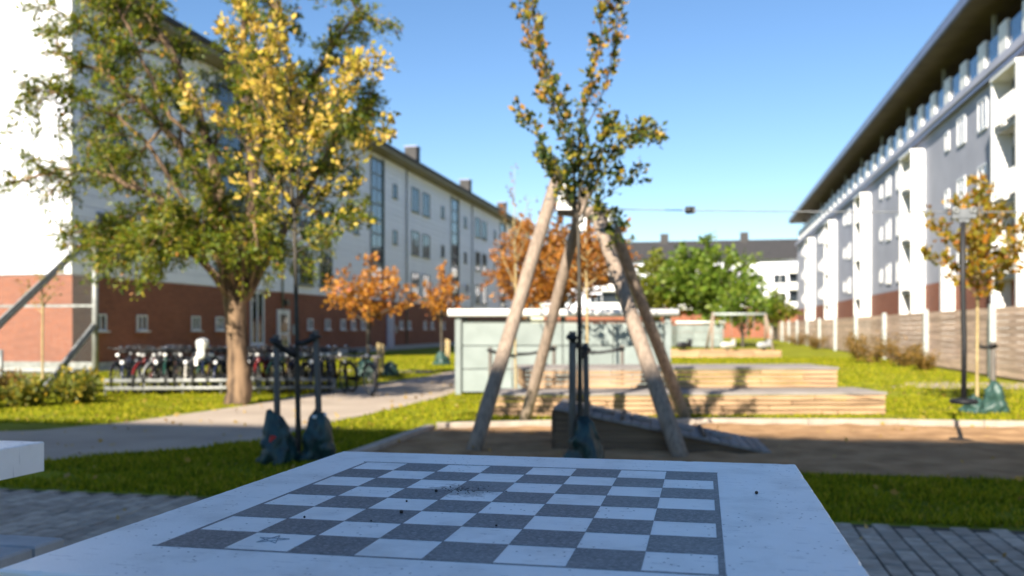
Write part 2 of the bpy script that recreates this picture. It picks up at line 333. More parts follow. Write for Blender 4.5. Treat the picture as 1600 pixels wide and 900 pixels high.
def np_mesh(name, V, nper):
    """V: (n, nper, 3) array of separate faces"""
    n = len(V); me = bpy.data.meshes.new(name)
    me.vertices.add(n * nper); me.vertices.foreach_set('co', V.reshape(-1).astype(np.float32))
    me.loops.add(n * nper); me.loops.foreach_set('vertex_index', np.arange(n * nper, dtype=np.int32))
    me.polygons.add(n); me.polygons.foreach_set('loop_start', np.arange(0, n * nper, nper, dtype=np.int32))
    me.update(); me.validate(); return me
def leaves_mesh(name, P, size, aspect=0.5, droop=0.0, jit=0.35, rng=RNG, dirs=None):
    """leaf-sized diamond quads, slightly folded, at points P"""
    n = len(P); d = rng.normal(size=(n, 3))
    if dirs is not None: d = d * 0.7 + dirs
    d[:, 2] -= droop; d /= np.linalg.norm(d, axis=1)[:, None] + 1e-9
    q = rng.normal(size=(n, 3)); s = np.cross(d, q); s /= np.linalg.norm(s, axis=1)[:, None] + 1e-9
    nn = np.cross(d, s)
    L = (size * (1 + jit * rng.normal(size=n)).clip(0.45, 1.8))[:, None]; W = L * aspect * 0.5
    a = P; b = P + d * L * 0.45 + s * W + nn * L * 0.08; c = P + d * L; e = P + d * L * 0.45 - s * W + nn * L * 0.08
    return np_mesh(name, np.stack([a, b, c, e], axis=1), 4)
def curve_pts(pts, n):
    """Catmull-Rom through pts, n samples"""
    P = [Vector(p) for p in pts]; P = [P[0] * 2 - P[1]] + P + [P[-1] * 2 - P[-2]]; out = []; k = len(P) - 3
    for i in range(n):
        t = i / (n - 1) * k; j = min(int(t), k - 1); u = t - j; a, b, c, d = P[j:j + 4]
        out.append(0.5 * ((2 * b) + (c - a) * u + (2 * a - 5 * b + 4 * c - d) * u * u + (3 * b - a - 3 * c + d) * u ** 3))
    return out
def rvec(): return Vector((random.gauss(0, 1), random.gauss(0, 1), random.gauss(0, 1)))
def make_tree(name, loc, rz, trunk, limbs, twig_len, twig_n, leaf_n, leaf_size, bark, leafmat, label, cat='tree', group=None,
              sub=0, sub_len=1.0, droop=0.0, aspect=0.5, up=0.35, start=0.25, tw_r=0.004, spread=0.05, bole=None):
    """trunk: (points, radii); limbs: list of (points, r0). Twigs grow from the limbs and carry the leaves."""
    root = empty(name, loc, rz, label, cat, group)
    t = MB(); tp = curve_pts(trunk[0], max(10, 4 * len(trunk[0]))); n = len(tp)
    rr = np.interp(np.linspace(0, 1, n), np.linspace(0, 1, len(trunk[1])), trunk[1])
    t.tube(tp, [float(x) for x in rr], 14 if trunk[1][0] > 0.1 else 8)
    for i, p in enumerate(list(t.v)):                                 # uneven bole
        q = Vector(p); a = noise.noise(q * (6 if trunk[1][0] > 0.1 else 12)) * trunk[1][0] * 0.22
        ax = tp[min(n - 1, i // (14 if trunk[1][0] > 0.1 else 8))]; dv = (q - ax); dv.z = 0
        if dv.length > 1e-5: t.v[i] = tuple(q + dv.normalized() * a)
    t.build('trunk', bark, root)
    lb = MB(); tw = MB(); LP = []; LD = []
    def twigs(pts, count, tl, s0):
        m = len(pts)
        for k in range(count):
            f = s0 + (1 - s0) * (k + random.random()) / count; i = min(int(f * (m - 1)), m - 2); p = pts[i].lerp(pts[i + 1], f * (m - 1) - i)
            tg = (pts[i + 1] - pts[i]).normalized(); rd = rvec(); rd = (rd - tg * rd.dot(tg)).normalized()
            d = (tg * 0.7 + rd * 0.8 + Vector((0, 0, up))).normalized(); L = tl * random.uniform(0.55, 1.25)
            q = p + d * L * 0.5 + Vector((0, 0, 0.02 * L)); e = p + d * L - Vector((0, 0, droop * L))
            tw.tube([p, q, e], [tw_r * 1.3, tw_r, tw_r * 0.5], 3, cap=False)
            for j in range(leaf_n):
                g = random.uniform(0.15, 1.05); x = (p.lerp(q, g * 2) if g < 0.5 else q.lerp(e, g * 2 - 1)) + rvec() * spread * L * 0.6
                LP.append(x); LD.append(d)
    for pts, r0 in limbs:
        c = curve_pts(pts, 7 + 4 * len(pts)); ln = sum((c[i + 1] - c[i]).length for i in range(len(c) - 1))
        for i in range(2, len(c)): c[i] = c[i] + rvec() * 0.012 * ln * 0.3
        lb.tube(c, [r0 * (1 - 0.8 * i / (len(c) - 1)) for i in range(len(c))], 7)
        twigs(c, int(twig_n * ln), twig_len, start)
        for k in range(int(sub * ln)):
            f = start + (1 - start) * (k + random.random()) / max(1, int(sub * ln)); i = min(int(f * (len(c) - 1)), len(c) - 2)
            p = c[i]; tg = (c[i + 1] - c[i]).normalized(); rd = rvec(); rd = (rd - tg * rd.dot(tg)).normalized()
            d = (tg * 0.6 + rd * 0.9 + Vector((0, 0, up * 0.5))).normalized(); L = sub_len * random.uniform(0.6, 1.3) * (1.1 - 0.45 * f)
            sp = curve_pts([p, p + d * L * 0.5 + Vector((0, 0, 0.08 * L)), p + d * L - Vector((0, 0, droop * 0.4 * L))], 7)
            lb.tube(sp, [r0 * 0.32 * (1 - 0.8 * q / 6) for q in range(7)], 5)
            twigs(sp, int(twig_n * L * 1.2), twig_len, 0.2)
    lb.add(tw.v, tw.f, True); lb.build('branches', bark, root)
    P = np.array([tuple(p) for p in LP]); D = np.array([tuple(p) for p in LD])
    put('crown', leaves_mesh('crown', P, leaf_size, aspect, droop, dirs=D), leafmat, root)
    return root
def make_bush(name, loc, rx, ry, rz_, n, leaf, leafmat, label, group=None):
    root = empty(name, loc, random.uniform(0, 6), label, 'shrub', group)
    st = MB(); P = []; D = []
    for k in range(16):
        a = random.uniform(0, 6.28); e = Vector((math.cos(a) * rx * random.uniform(0.2, 0.9), math.sin(a) * ry * random.uniform(0.2, 0.9), rz_ * random.uniform(0.6, 1.05)))
        st.tube([(e.x * 0.15, e.y * 0.15, -0.02), (e.x * 0.5, e.y * 0.5, e.z * 0.6), tuple(e)], [0.012, 0.008, 0.003], 4)
        for j in range(n // 16):
            g = random.uniform(0.2, 1.08); P.append(tuple(Vector((e.x * g, e.y * g, e.z * g)) + rvec() * 0.13 * rx)); D.append((e.x / rx * 0.5, e.y / ry * 0.5, 0.5))
    st.build('stems', 'bark_young', root)
    P = np.array(P); P[:, 2] = np.abs(P[:, 2]) + 0.02
    put('foliage', leaves_mesh('foliage', P, leaf, 0.5, dirs=np.array(D)), leafmat, root)
    return root

# ------------------------------------------------------------------ ground, paths, paving
g = MB(); g.add([(-900, -900, 0), (900, -900, 0), (900, 1500, 0), (-900, 1500, 0)], [(0, 1, 2, 3)])
structure(g.build('ground', 'soil'))
PATH = [(-7.2, 7.9), (-7.27, 9.09), (-6.36, 10.05), (-5.77, 11.19), (-5.72, 12.6), (-5.75, 14.2), (-5.6, 15.67), (-5.55, 19.35), (-5.9, 26), (-6.3, 40), (-6.5, 105),
        (-9.0, 105), (-9.0, 40), (-8.6, 33.2), (-8.3, 26.8), (-8.54, 23.9), (-8.75, 21.1), (-8.57, 16.6), (-8.93, 13.05), (-9.5, 11.7), (-12.5, 10.2), (-24, 8.2), (-24, 5.4), (-13, 7.2)]
def sheet(name, poly, z, mat):
    b = MB(); b.add([(x, y, z) for x, y in poly], [tuple(range(len(poly)))])
    o = b.build(name, mat); me = o.data
    bm = bmesh.new(); bm.from_mesh(me); bmesh.ops.triangulate(bm, faces=bm.faces[:]); bmesh.ops.recalc_face_normals(bm, faces=bm.faces[:]); bm.to_mesh(me); bm.free()
    return structure(o)
sheet('path', PATH, 0.008, 'path')
sheet('path', [(-20.4, 29.5), (-9.02, 29.5), (-9.02, 31.0), (-20.4, 31.0)], 0.006, 'path')
sheet('path', [(4.6, 24.6), (60, 24.6), (60, 27.2), (5.6, 27.2)], 0.006, 'path')
SAND = [(-3.9, 9.86), (-3.86, 13.0), (-2.17, 13.75), (0.2, 14.55), (2.9, 14.95), (9, 15.2), (9, 9.86)]
# sand is raked and trodden: a gently uneven sheet
b = MB(); nx, ny = 90, 44
def in_poly(x, y, poly):
    c = False; j = len(poly) - 1
    for i in range(len(poly)):
        xi, yi = poly[i]; xj, yj = poly[j]
        if (yi > y) != (yj > y) and x < (xj - xi) * (y - yi) / (yj - yi) + xi: c = not c
        j = i
    return c
def back_y(x):
    for (x0, y0), (x1, y1) in zip(SAND[1:5], SAND[2:6]):
        if x0 <= x <= x1: return y0 + (y1 - y0) * (x - x0) / (x1 - x0)
    return 13.0
vs = []; fs = []
for i in range(nx + 1):
    for j in range(ny + 1):
        x = -3.88 + 12.88 * i / nx; y = 9.86 + (back_y(x) - 9.86) * j / ny
        z = 0.028 + 0.024 * noise.noise((x * 1.7, y * 1.7, 0)) + 0.03 * noise.noise((x * 3.4, y * 3.4, 3))
        if i in (0, nx) or j in (0, ny): z = 0.012
        vs.append((x, y, max(z, 0.008)))
for i in range(nx):
    for j in range(ny): fs.append((i * (ny + 1) + j, (i + 1) * (ny + 1) + j, (i + 1) * (ny + 1) + j + 1, i * (ny + 1) + j + 1))
b.add(vs, fs, True); structure(b.build('sand_pit', 'sand'))
# kerb round the sand: one stone after another
kerb = empty('sand_pit_kerb', (0, 0, 0), 0, 'low pale kerb of straight stones edging the sand pit', 'kerb')
def kerb_run(p, q, h):
    p, q = Vector((*p, 0)), Vector((*q, 0)); L = (q - p).length; n = max(1, round(L / 1.25)); d = (q - p).normalized(); a = math.atan2(d.y, d.x)
    for i in range(n):
        c = p + d * (L * (i + 0.5) / n)
        boxpart('kerb_stone', (round(L / n - 0.012, 3), 0.14, h), 'kerb', kerb, (c.x, c.y, h / 2 - 0.01 + random.uniform(-0.004, 0.004)), (0, 0, a + random.uniform(-0.006, 0.006)), 0.012)
kerb_run((-3.95, 9.9), (-3.93, 13.0), 0.09)
for p, q in zip(SAND[1:5], SAND[2:6]): kerb_run((p[0], p[1] + 0.07), (q[0], q[1] + 0.07), 0.11)
# paving of small concrete blocks, long joints running away from the camera
pav = sheet('paving', [(-8, -4), (5.5, -4), (5.5, 7.4), (-8, 7.4)], 0.004, 'joint')
PW, PL, GAP = 0.136, 0.278, 0.014
pm = MB(); pm.cham((0, 0, 0), (PW - GAP, PL - 0.016, 0.03), 0.006); pmesh = pm.mesh('paver')
rest = MB(); npav = 0
for i in range(int(13.4 / PW)):
    x = -7.95 + i * PW
    for j in range(-1, int(11.3 / PL) + 1):
        y = -3.9 + j * PL + (PL / 2 if i % 2 else 0)
        if y > 7.4 - PL / 2: continue
        if -0.3 < y < 0 and False: continue
        z = 0.007 + random.uniform(-0.003, 0.003)
        if (0.62 < x < 2.62 and 5.15 < y) or (-6.6 < x < -3.5 and 5.5 < y):
            o = put('paver', pmesh, 'paver', pav, (x, y, z), (random.uniform(-.008, .008), random.uniform(-.008, .008), random.uniform(-.012, .012))); npav += 1
        else: rest.cham((x, y, z), (PW - GAP, PL - 0.016, 0.03), 0.006)
rest.build('paver_field', 'paver', pav)['kind'] = 'stuff'
# grass blades on the lawns near enough to show them
def np_in_poly(X, Y, poly):
    c = np.zeros(len(X), bool); j = len(poly) - 1
    for i in range(len(poly)):
        xi, yi = poly[i]; xj, yj = poly[j]
        if yi != yj: c ^= ((yi > Y) != (yj > Y)) & (X < (xj - xi) * (Y - yi) / (yj - yi) + xi)
        j = i
    return c
def grass(name, x0, x1, y0, y1, dens, h, label):
    n = int((x1 - x0) * (y1 - y0) * dens); X = RNG.uniform(x0, x1, n); Y = RNG.uniform(y0, y1, n)
    cl = np.array([noise.noise((x * 1.3, y * 1.3, 5)) + 0.6 * noise.noise((x * 4, y * 4, 9)) for x, y in zip(X, Y)])
    k = ~np_in_poly(X, Y, PATH) & ~np_in_poly(X, Y, [(-4.0, 9.7)] + [(-4.0, 13.15), (-2.2, 13.9), (0.2, 14.72), (2.9, 15.1), (9.2, 15.35), (9.2, 9.8)]) & (RNG.uniform(0, 1, n) < (0.72 + 0.9 * cl))
    X, Y, cl = X[k], Y[k], cl[k]; n = len(X)
    H = h * (1 + 0.5 * cl) * RNG.uniform(0.5, 1.3, n); A = RNG.uniform(0, 2 * PI, n); W = 0.006 + 0.006 * RNG.uniform(0, 1, n) + 0.0006 * Y
    ln = RNG.normal(0, 0.45, (n, 2)) * H[:, None]
    a = np.stack([X - W * np.cos(A), Y - W * np.sin(A), np.zeros(n)], 1); b_ = np.stack([X + W * np.cos(A), Y + W * np.sin(A), np.zeros(n)], 1)
    c = np.stack([X + ln[:, 0], Y + ln[:, 1], H], 1)
    o = put(name, np_mesh(name, np.stack([a, b_, c], 1), 3), 'blade'); o['kind'] = 'stuff'; o['label'] = label; o['category'] = 'grass'
grass('grass', -8.5, 5.5, 7.5, 12.5, 1500, 0.055, 'short shaded lawn grass between the paving and the sand')
grass('grass', -14, 8, 12.5, 21, 520, 0.045, 'sunlit lawn grass round the timber seating steps')
grass('grass', -20, 8.2, 21, 48, 110, 0.055, 'sunlit lawn grass stretching away between the buildings')

n = 800; X = RNG.uniform(-12, 6, n); Y = RNG.uniform(6.2, 26, n)
P = np.stack([X, Y, np.full(n, 0.035)], 1); P[(Y < 12.5) & (RNG.uniform(0, 1, n) < 0.25), 2] = 0.06
fl = put('fallen_leaves', leaves_mesh('fallen_leaves', P, 0.065, 0.7, dirs=np.stack([RNG.normal(size=n) * 2, RNG.normal(size=n) * 2, np.zeros(n)], 1) * 1.5), 'leaf_litter')
fl['kind'] = 'stuff'; fl['label'] = 'dry fallen autumn leaves scattered over the lawn, sand and path'; fl['category'] = 'leaves'
# ------------------------------------------------------------------ windows (normal +X, width along Y)
_win = {}
def window(parent, x, y, z, w, h, face=0.0, depth=0.07, fw=0.07, mull=1, frame='frame_white', pane='glass', sill=True, name='window'):
    k = (w, h, depth, fw, mull, frame, pane)
    if k not in _win:
        b = MB(); d = depth
        b.box((d / 2, -w / 2 + fw / 2, 0), (d, fw, h)); b.box((d / 2, w / 2 - fw / 2, 0), (d, fw, h))
        b.box((d / 2, 0, h / 2 - fw / 2), (d, w - 2 * fw, fw)); b.box((d / 2, 0, -h / 2 + fw / 2), (d, w - 2 * fw, fw))
        for i in range(mull):
            b.box((d * 0.45, -w / 2 + w * (i + 1) / (mull + 1), 0), (d * 0.8, fw * 0.8, h - 2 * fw))
        g_ = MB(); g_.box((0.012, 0, 0), (0.02, w - 2 * fw + 0.002, h - 2 * fw + 0.002))
        _win[k] = (b.mesh('window'), g_.mesh('pane'))
    f = put(name, _win[k][0], frame, parent, (x, y, z), (0, 0, face)); put('pane', _win[k][1], pane, f)
    if sill: boxpart('sill', (depth + 0.10, w + 0.1, 0.05), frame, f, (depth / 2 + 0.05, 0, -h / 2 - 0.03))
    return f

# ------------------------------------------------------------------ left apartment block
L0, LY0, LY1, LW = -20.4, 26.8, 109.0, 12.0
lb_ = empty('apartment_building', (L0, LY0, 0), 0, 'long white clad apartment block with red brick ground floor behind the bicycles', 'building')
W_ = MB(); ln = LY1 - LY0
W_.box((-LW / 2 - 0.06, ln / 2, 6.3 + 1.62), (LW, ln - 0.1, 9.35)); W_.build('wall', 'white_siding', lb_)
b = MB(); b.box((-LW / 2, ln / 2, 1.62), (LW, ln, 3.24)); b.build('brick_storey', 'brick', lb_)
b = MB(); b.box((-LW / 2, ln / 2, 0.15), (LW + 0.08, ln + 0.08, 0.3)); b.build('plinth', 'concrete_dull', lb_)
stairs = [37.1, 55.8, 74.5, 93.2]
ROWS = 24; rh = 9.3 / ROWS
segs = []; y0 = LY0
for s_ in stairs: segs.append((y0, s_ - 1.2)); y0 = s_ + 1.2
segs.append((y0, LY1))
for (a_, c_) in segs:
    for r_ in range(ROWS):
        boxpart('cladding_panel', (0.05, round(c_ - a_, 3), round(rh - 0.022, 3)), 'white_siding', lb_, (-0.035, (a_ + c_) / 2 - LY0, 3.27 + rh * (r_ + 0.5)))
for r_ in range(ROWS):
    boxpart('cladding_panel', (LW - 0.1, 0.05, round(rh - 0.022, 3)), 'white_siding', lb_, (-LW / 2, -0.02, 3.27 + rh * (r_ + 0.5)))
boxpart('corner_trim', (0.08, 0.08, 9.3), 'white_paint', lb_, (-0.02, -0.03, 7.92))
for s_ in stairs:                                                      # glazed stairwell strips
    st_ = MB(); st_.box((-0.17, s_ - LY0, 8.0), (0.25, 2.38, 8.7)); sw = st_.build('stairwell_glazing', 'frame_green', lb_)
    for q in range(9):
        boxpart('pane', (0.02, 0.95, 0.80), 'glass', sw, (-0.042, s_ - LY0 - 0.55, 4.15 + q * 0.95)); boxpart('pane', (0.02, 0.95, 0.80), 'glass', sw, (-0.042, s_ - LY0 + 0.55, 4.15 + q * 0.95))
    boxpart('strip_trim', (0.16, 0.12, 8.8), 'frame_green', lb_, (-0.02, s_ - LY0 - 1.16, 8.0)); boxpart('strip_trim', (0.16, 0.12, 8.8), 'frame_green', lb_, (-0.02, s_ - LY0 + 1.16, 8.0))
for s_ in [18.4] + stairs:
    for zi, z in enumerate((4.6, 7.6, 10.7)):
        for dy in (7.9, 10.5):
            if LY0 + 1.2 < s_ + dy < LY1 - 2: window(lb_, -0.012, s_ + dy - LY0, z, 1.7, 1.75, frame='frame_green', pane=('curtain' if (int(s_) + zi + int(dy)) % 3 == 0 else 'glass'), mull=1)
        for dy in (3.4, 15.0):
            if LY0 + 1 < s_ + dy < LY1 - 2 and zi: window(lb_, -0.012, s_ + dy - LY0, z, 0.75, 0.95, frame='frame_green', mull=0)
for y in (28.2, 30.6, 34.3, 36.2, 37.6, 45.5, 47.8, 50.0, 51.6, 53.2, 60.5, 62.2, 66, 67.8, 71, 80, 83, 86):
    window(lb_, 0.0, y - LY0, 1.68, 0.62, 0.58, mull=1, fw=0.055)
window(lb_, 0.0, 39.6 - LY0, 1.95, 1.3, 2.5, mull=1, fw=0.11)
for (y, mt, nm) in ((42.3, 'frame_white', 0), (58.2, 'door_blue', 1)):
    dr = boxpart('door', (0.09, 1.3, 2.25), mt, lb_, (0.045, y - LY0, 1.27))
    if nm == 0:
        boxpart('pane', (0.02, 0.8, 0.85), 'glass', dr, (0.045, 0, 0.45)); boxpart('pane', (0.02, 0.8, 0.75), 'curtain', dr, (0.045, 0, -0.5))
    boxpart('handle', (0.06, 0.04, 0.22), 'chrome', dr, (0.075, 0.5, -0.05))
    boxpart('lamp', (0.22, 0.34, 0.3), 'black_metal', lb_, (0.11, y - LY0 + 0.2, 2.75))
    boxpart('call_panel', (0.06, 0.25, 0.5), 'steel', lb_, (0.03, y - LY0 + 1.2, 1.4))
for y in (46.5 - 4.3, 61.6, 80.2, 99.0):
    b = MB(); b.tube([(0.06, y - LY0, 0.35), (0.06, y - LY0, 12.6)], 0.05, 8); b.build('downpipe', 'galv', lb_)
b = MB(); b.box((-LW / 2 + 0.3, ln / 2, 12.72), (LW + 1.3, ln + 0.5, 0.20)); b.build('eave', 'fascia', lb_)
b = MB()
hw = LW / 2 + 0.75; cx = -LW / 2 + 0.3
b.add([(cx - hw, -0.4, 12.82), (cx + hw, -0.4, 12.82), (cx + hw, -0.4, 13.02), (cx, -0.4, 13.9), (cx - hw, -0.4, 13.02),
       (cx - hw, ln + 0.4, 12.82), (cx + hw, ln + 0.4, 12.82), (cx + hw, ln + 0.4, 13.02), (cx, ln + 0.4, 13.9), (cx - hw, ln + 0.4, 13.02)],
      [(0, 1, 2, 3, 4), (9, 8, 7, 6, 5), (1, 6, 7, 2), (2, 7, 8, 3), (3, 8, 9, 4), (4, 9, 5, 0), (0, 5, 6, 1)])
rf = b.build('roof', 'roof_dark', lb_)
for y in (50.0, 65.8, 81.5, 97.0): boxpart('chimney', (0.9, 0.95, 2.0), 'roof_dark', rf, (-0.9, y - LY0, 13.9)); boxpart('chimney_cap', (1.0, 1.05, 0.1), 'roof_edge', rf, (-0.9, y - LY0, 14.95))
b = MB(); b.torus((0, 0, 0), 0.36, 0.05); b.tube([(0, 0, 0), (0, 0.0, 0.01)], 0.3, 14); b.build('satellite_dish', 'black_metal', lb_, (0.3, 75.8 + 1.7 - LY0, 4.9), (0, 0, PI / 2))

# ------------------------------------------------------------------ right apartment block
RX, RY0, RY1 = 12.0, 16.0, 126.0
rb = empty('apartment_building', (RX, RY0, 0), 0, 'grey apartment block with white balcony stacks and wide overhanging roof beyond the plank fence', 'building')
rl = RY1 - RY0
b = MB(); b.box((6, rl / 2, 8.2), (12, rl, 8.66)); b.build('wall', 'grey_render', rb)
b = MB(); b.box((6, rl / 2, 1.93), (12.02, rl + 0.02, 3.86)); b.build('brick_storey', 'brick', rb)
boxpart('band', (0.34, rl + 0.1, 0.34), 'grey_band', rb, (-0.1, rl / 2, 12.4)); boxpart('gutter', (0.12, rl + 0.1, 0.14), 'roof_edge', rb, (-0.18, rl / 2, 12.05))
b = MB(); b.box((7.6, rl / 2, 13.9), (9.2, rl - 1, 2.7)); b.build('penthouse_wall', 'penthouse', rb)
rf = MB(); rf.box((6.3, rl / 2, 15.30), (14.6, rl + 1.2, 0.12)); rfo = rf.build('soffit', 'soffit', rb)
rf = MB(); rf.box((6.3, rl / 2, 15.62), (14.7, rl + 1.4, 0.5)); rf.build('roof', 'roof_edge', rb)
U = 2.9; nU = int(rl / U)
for k in range(nU):
    y = 1.2 + k * U
    boxpart('railing_panel', (0.14, 1.05, 1.25), 'white_paint', rb, (-0.16, y, 13.18))
    boxpart('railing_glass', (0.03, U - 1.05, 1.0), 'glass_blue', rb, (-0.12, y + U / 2, 13.12))
    if k % 3 == 0: boxpart('roof_column', (0.16, 0.16, 2.7), 'steel', rb, (0.5, y + 0.7, 13.9))
    if k % 3 == 1: window(rb, 3.0, y, 13.75, 2.0, 2.0, face=PI, sill=False, frame='frame_green', mull=1)
stacks = [21.0, 38.6, 56.3, 73.2, 91.0, 108.0]
SW, SDp, STOP = 3.0, 0.72, 11.3
def stack(yc):
    y = yc - RY0
    for sgn in (-1, 1): boxpart('balcony_fin', (SDp, 0.22, STOP), 'white_paint', rb, (-SDp / 2 - 0.005, y + sgn * SW / 2, STOP / 2 + 0.01))
    
    for z in (3.5, 6.4, 9.3):
        sl_ = boxpart('balcony_slab', (SDp - 0.2, SW - 0.24, 0.2), 'concrete_dull', rb, (-SDp / 2 + 0.09, y, z))
        rl_ = boxpart('balcony_rail', (0.05, SW - 0.3, 0.06), 'white_paint', rb, (-SDp + 0.1, y, z + 1.12))
        for q in range(7): boxpart('rail_panel', (0.07, 0.15, 0.95), 'white_paint', rl_, (-0.065, -SW / 2 + 0.36 + q * 0.363, -0.5))
        window(rb, -0.01, y, z + 1.25, 2.2, 2.1, face=PI, depth=0.08, sill=False, frame='frame_green', pane='glass')
    boxpart('balcony_roof', (SDp + 0.1, SW + 0.1, 0.14), 'white_paint', rb, (-SDp / 2, y, STOP + 0.08))
for yc in stacks: stack(yc)
for i, yc in enumerate(stacks):
    for z in (5.05, 7.95, 10.85):
        for dy, w_, h_ in ((5.2, 1.35, 1.4), (8.6, 1.35, 1.35), (11.2, 0.75, 0.95)):
            if yc + dy < RY1 - 1 and not any(abs(yc + dy - q) < 2.3 for q in stacks):
                window(rb, -0.01, yc + dy - RY0, z, w_, h_, face=PI, depth=0.06, fw=0.10, mull=1 if w_ > 1 else 0, sill=False, pane='glass')
for yc in (48.6,): boxpart('porch_wall', (0.6, 0.4, 4.6), 'white_paint', rb, (-0.32, yc - RY0, 2.3))

# ------------------------------------------------------------------ far apartment block, across the end of the green
fb = empty('apartment_building', (-24, 139, 0), 0, 'white apartment block with long dark roof closing the far end of the lawn', 'building')
b = MB(); b.box((22, 6, 8.0), (44, 12, 7.0)); b.build('wall', 'white_siding', fb)
b = MB(); b.box((22, 6, 2.25), (44.05, 12.05, 4.5)); b.build('brick_storey', 'brick', fb)
b = MB(); b.add([(-0.6, -0.8, 11.5), (44.6, -0.8, 11.5), (44.6, 6, 14.9), (-0.6, 6, 14.9), (-0.6, 12.8, 11.5), (44.6, 12.8, 11.5)], [(0, 1, 2, 3), (3, 2, 5, 4), (0, 3, 4), (1, 5, 2), (0, 4, 5, 1)])
ro = b.build('roof', 'roof_dark', fb)
for x in (39, 30, 18): boxpart('chimney', (1.2, 1.0, 1.6), 'roof_dark', ro, (x, 5.6, 15.2))
boxpart('roof_window', (1.6, 0.1, 1.0), 'steel', ro, (40.2, 1.4, 12.75), (R(-63), 0, 0))
for x in (4, 8, 14, 18, 23, 27.5, 31.5, 34.8):
    for z in (5.9, 8.6): window(fb, x, -0.01, z, 1.9, 1.4, face=-PI / 2, frame='frame_white', pane='glass')
for x in (11, 21, 38.2):
    for z in (4.6, 7.4, 10.2):
        if z < 10: boxpart('balcony_opening', (4.2, 0.06, 1.7), 'glass', fb, (x, -0.02, z + 1.35))
        boxpart('balcony', (4.6, 1.3, 1.05), 'white_paint', fb, (x, -0.66, z + 0.1 if z < 10 else z - 0.3))

# ------------------------------------------------------------------ block behind the camera whose shadow covers the tables
BD, BW = 22.0, 22.0
sb = empty('apartment_building', (-22, -BD - 12, 0), 0, 'tall white apartment block with brick base standing behind the chess tables', 'building')
HB = (12.85 + BD) * math.tan(SUN_EL) / math.cos(SUN_AZ - PI)
b = MB(); b.box((BW / 2, 6, HB / 2 + 1.6), (BW, 12, HB - 3.2)); b.build('wall', 'white_siding', sb)
b = MB(); b.box((BW / 2, 6, 1.6), (BW + 0.05, 12.05, 3.2)); b.build('brick_storey', 'brick', sb)
b = MB(); b.box((BW / 2, 5.9, HB + 0.06), (BW + 0.2, 12.1, 0.1)); b.build('roof', 'roof_dark', sb)
for x in range(3, int(BW), 5):
    for k in range(6): window(sb, x, 12.01, 4.9 + 2.85 * k, 1.6, 1.5, face=PI / 2)

# ------------------------------------------------------------------ plank fence on the right
fc = empty('plank_fence', (8.5, 13, 0), 0, 'weathered horizontal plank fence with pale steel posts below the grey block', 'fence')
SP = 8.4
for k in range(14):
    boxpart('post', (0.16, 0.2, 2.2), 'steel', fc, (-0.10, k * SP, 1.1))
    if k < 13:
        for r_ in range(10):
            boxpart('board', (0.045, SP - 0.03, 0.194), 'fence_board', fc, (0.03 + random.uniform(-0.006, 0.006), (k + 0.5) * SP, 0.17 + r_ * 0.203), (0, random.uniform(-0.008, 0.008), 0))

# ------------------------------------------------------------------ bin shed with mint panels
def shed(name, loc, rz, Wd, Dp, Hp, Hr, cols, label):
    root = empty(name, loc, rz, label, 'shed')
    pw = (Wd - 0.16) / cols; ph = Hp / 3
    for r_ in range(3):
        for c_ in range(cols): boxpart('wall_panel', (round(pw - 0.022, 4), 0.06, round(ph - 0.022, 4)), 'panel_mint', root, (0.08 + pw * (c_ + 0.5), 0.04, 0.06 + ph * (r_ + 0.5)))
        for x in (0.03, Wd - 0.03):
            for q in range(2): boxpart('side_panel', (0.06, round((Dp - 0.2) / 2 - 0.02, 4), round(ph - 0.022, 4)), 'post_dark' if x > 1 else 'panel_mint', root, (x, 0.12 + (Dp - 0.2) / 2 * (q + 0.5), 0.06 + ph * (r_ + 0.5)))  # right side wall lies in shade, painted in as a darker panel colour
        for c_ in range(cols): boxpart('back_panel', (round(pw - 0.022, 4), 0.06, round(ph - 0.022, 4)), 'panel_mint', root, (0.08 + pw * (c_ + 0.5), Dp - 0.04, 0.06 + ph * (r_ + 0.5)))
    for x in (0, Wd):
        for y in (0.0, Dp): boxpart('post', (0.13, 0.13, Hr), 'panel_mint', root, (x, y, Hr / 2))
    boxpart('inner_frame', (Wd - 0.2, 0.04, 0.05), 'post_dark', root, (Wd / 2, 0.03, Hp + 0.085))
    boxpart('roof_deck', (Wd + 0.2, Dp + 0.2, 0.08), 'post_dark', root, (Wd / 2, Dp / 2, Hr + 0.04))
    b = MB(); b.tube([(-0.22, 0, 0), (Wd + 0.22, 0, 0)], 0.085, 16); b.build('roof_edge', 'white_paint', root, (0, -0.14, Hr + 0.05))
    return root
shed('bin_shed', (-5.36, 19.85, 0), YAW, 4.66, 3.0, 1.56, 1.78, 4, 'pale mint panelled shed with a round white roof edge behind the timber frame')
shed('bin_shed', (-1.9, 70.5, 0), YAW, 3.3, 3.0, 1.65, 1.85, 3, 'small far mint shed with white roof edge beside the swing')

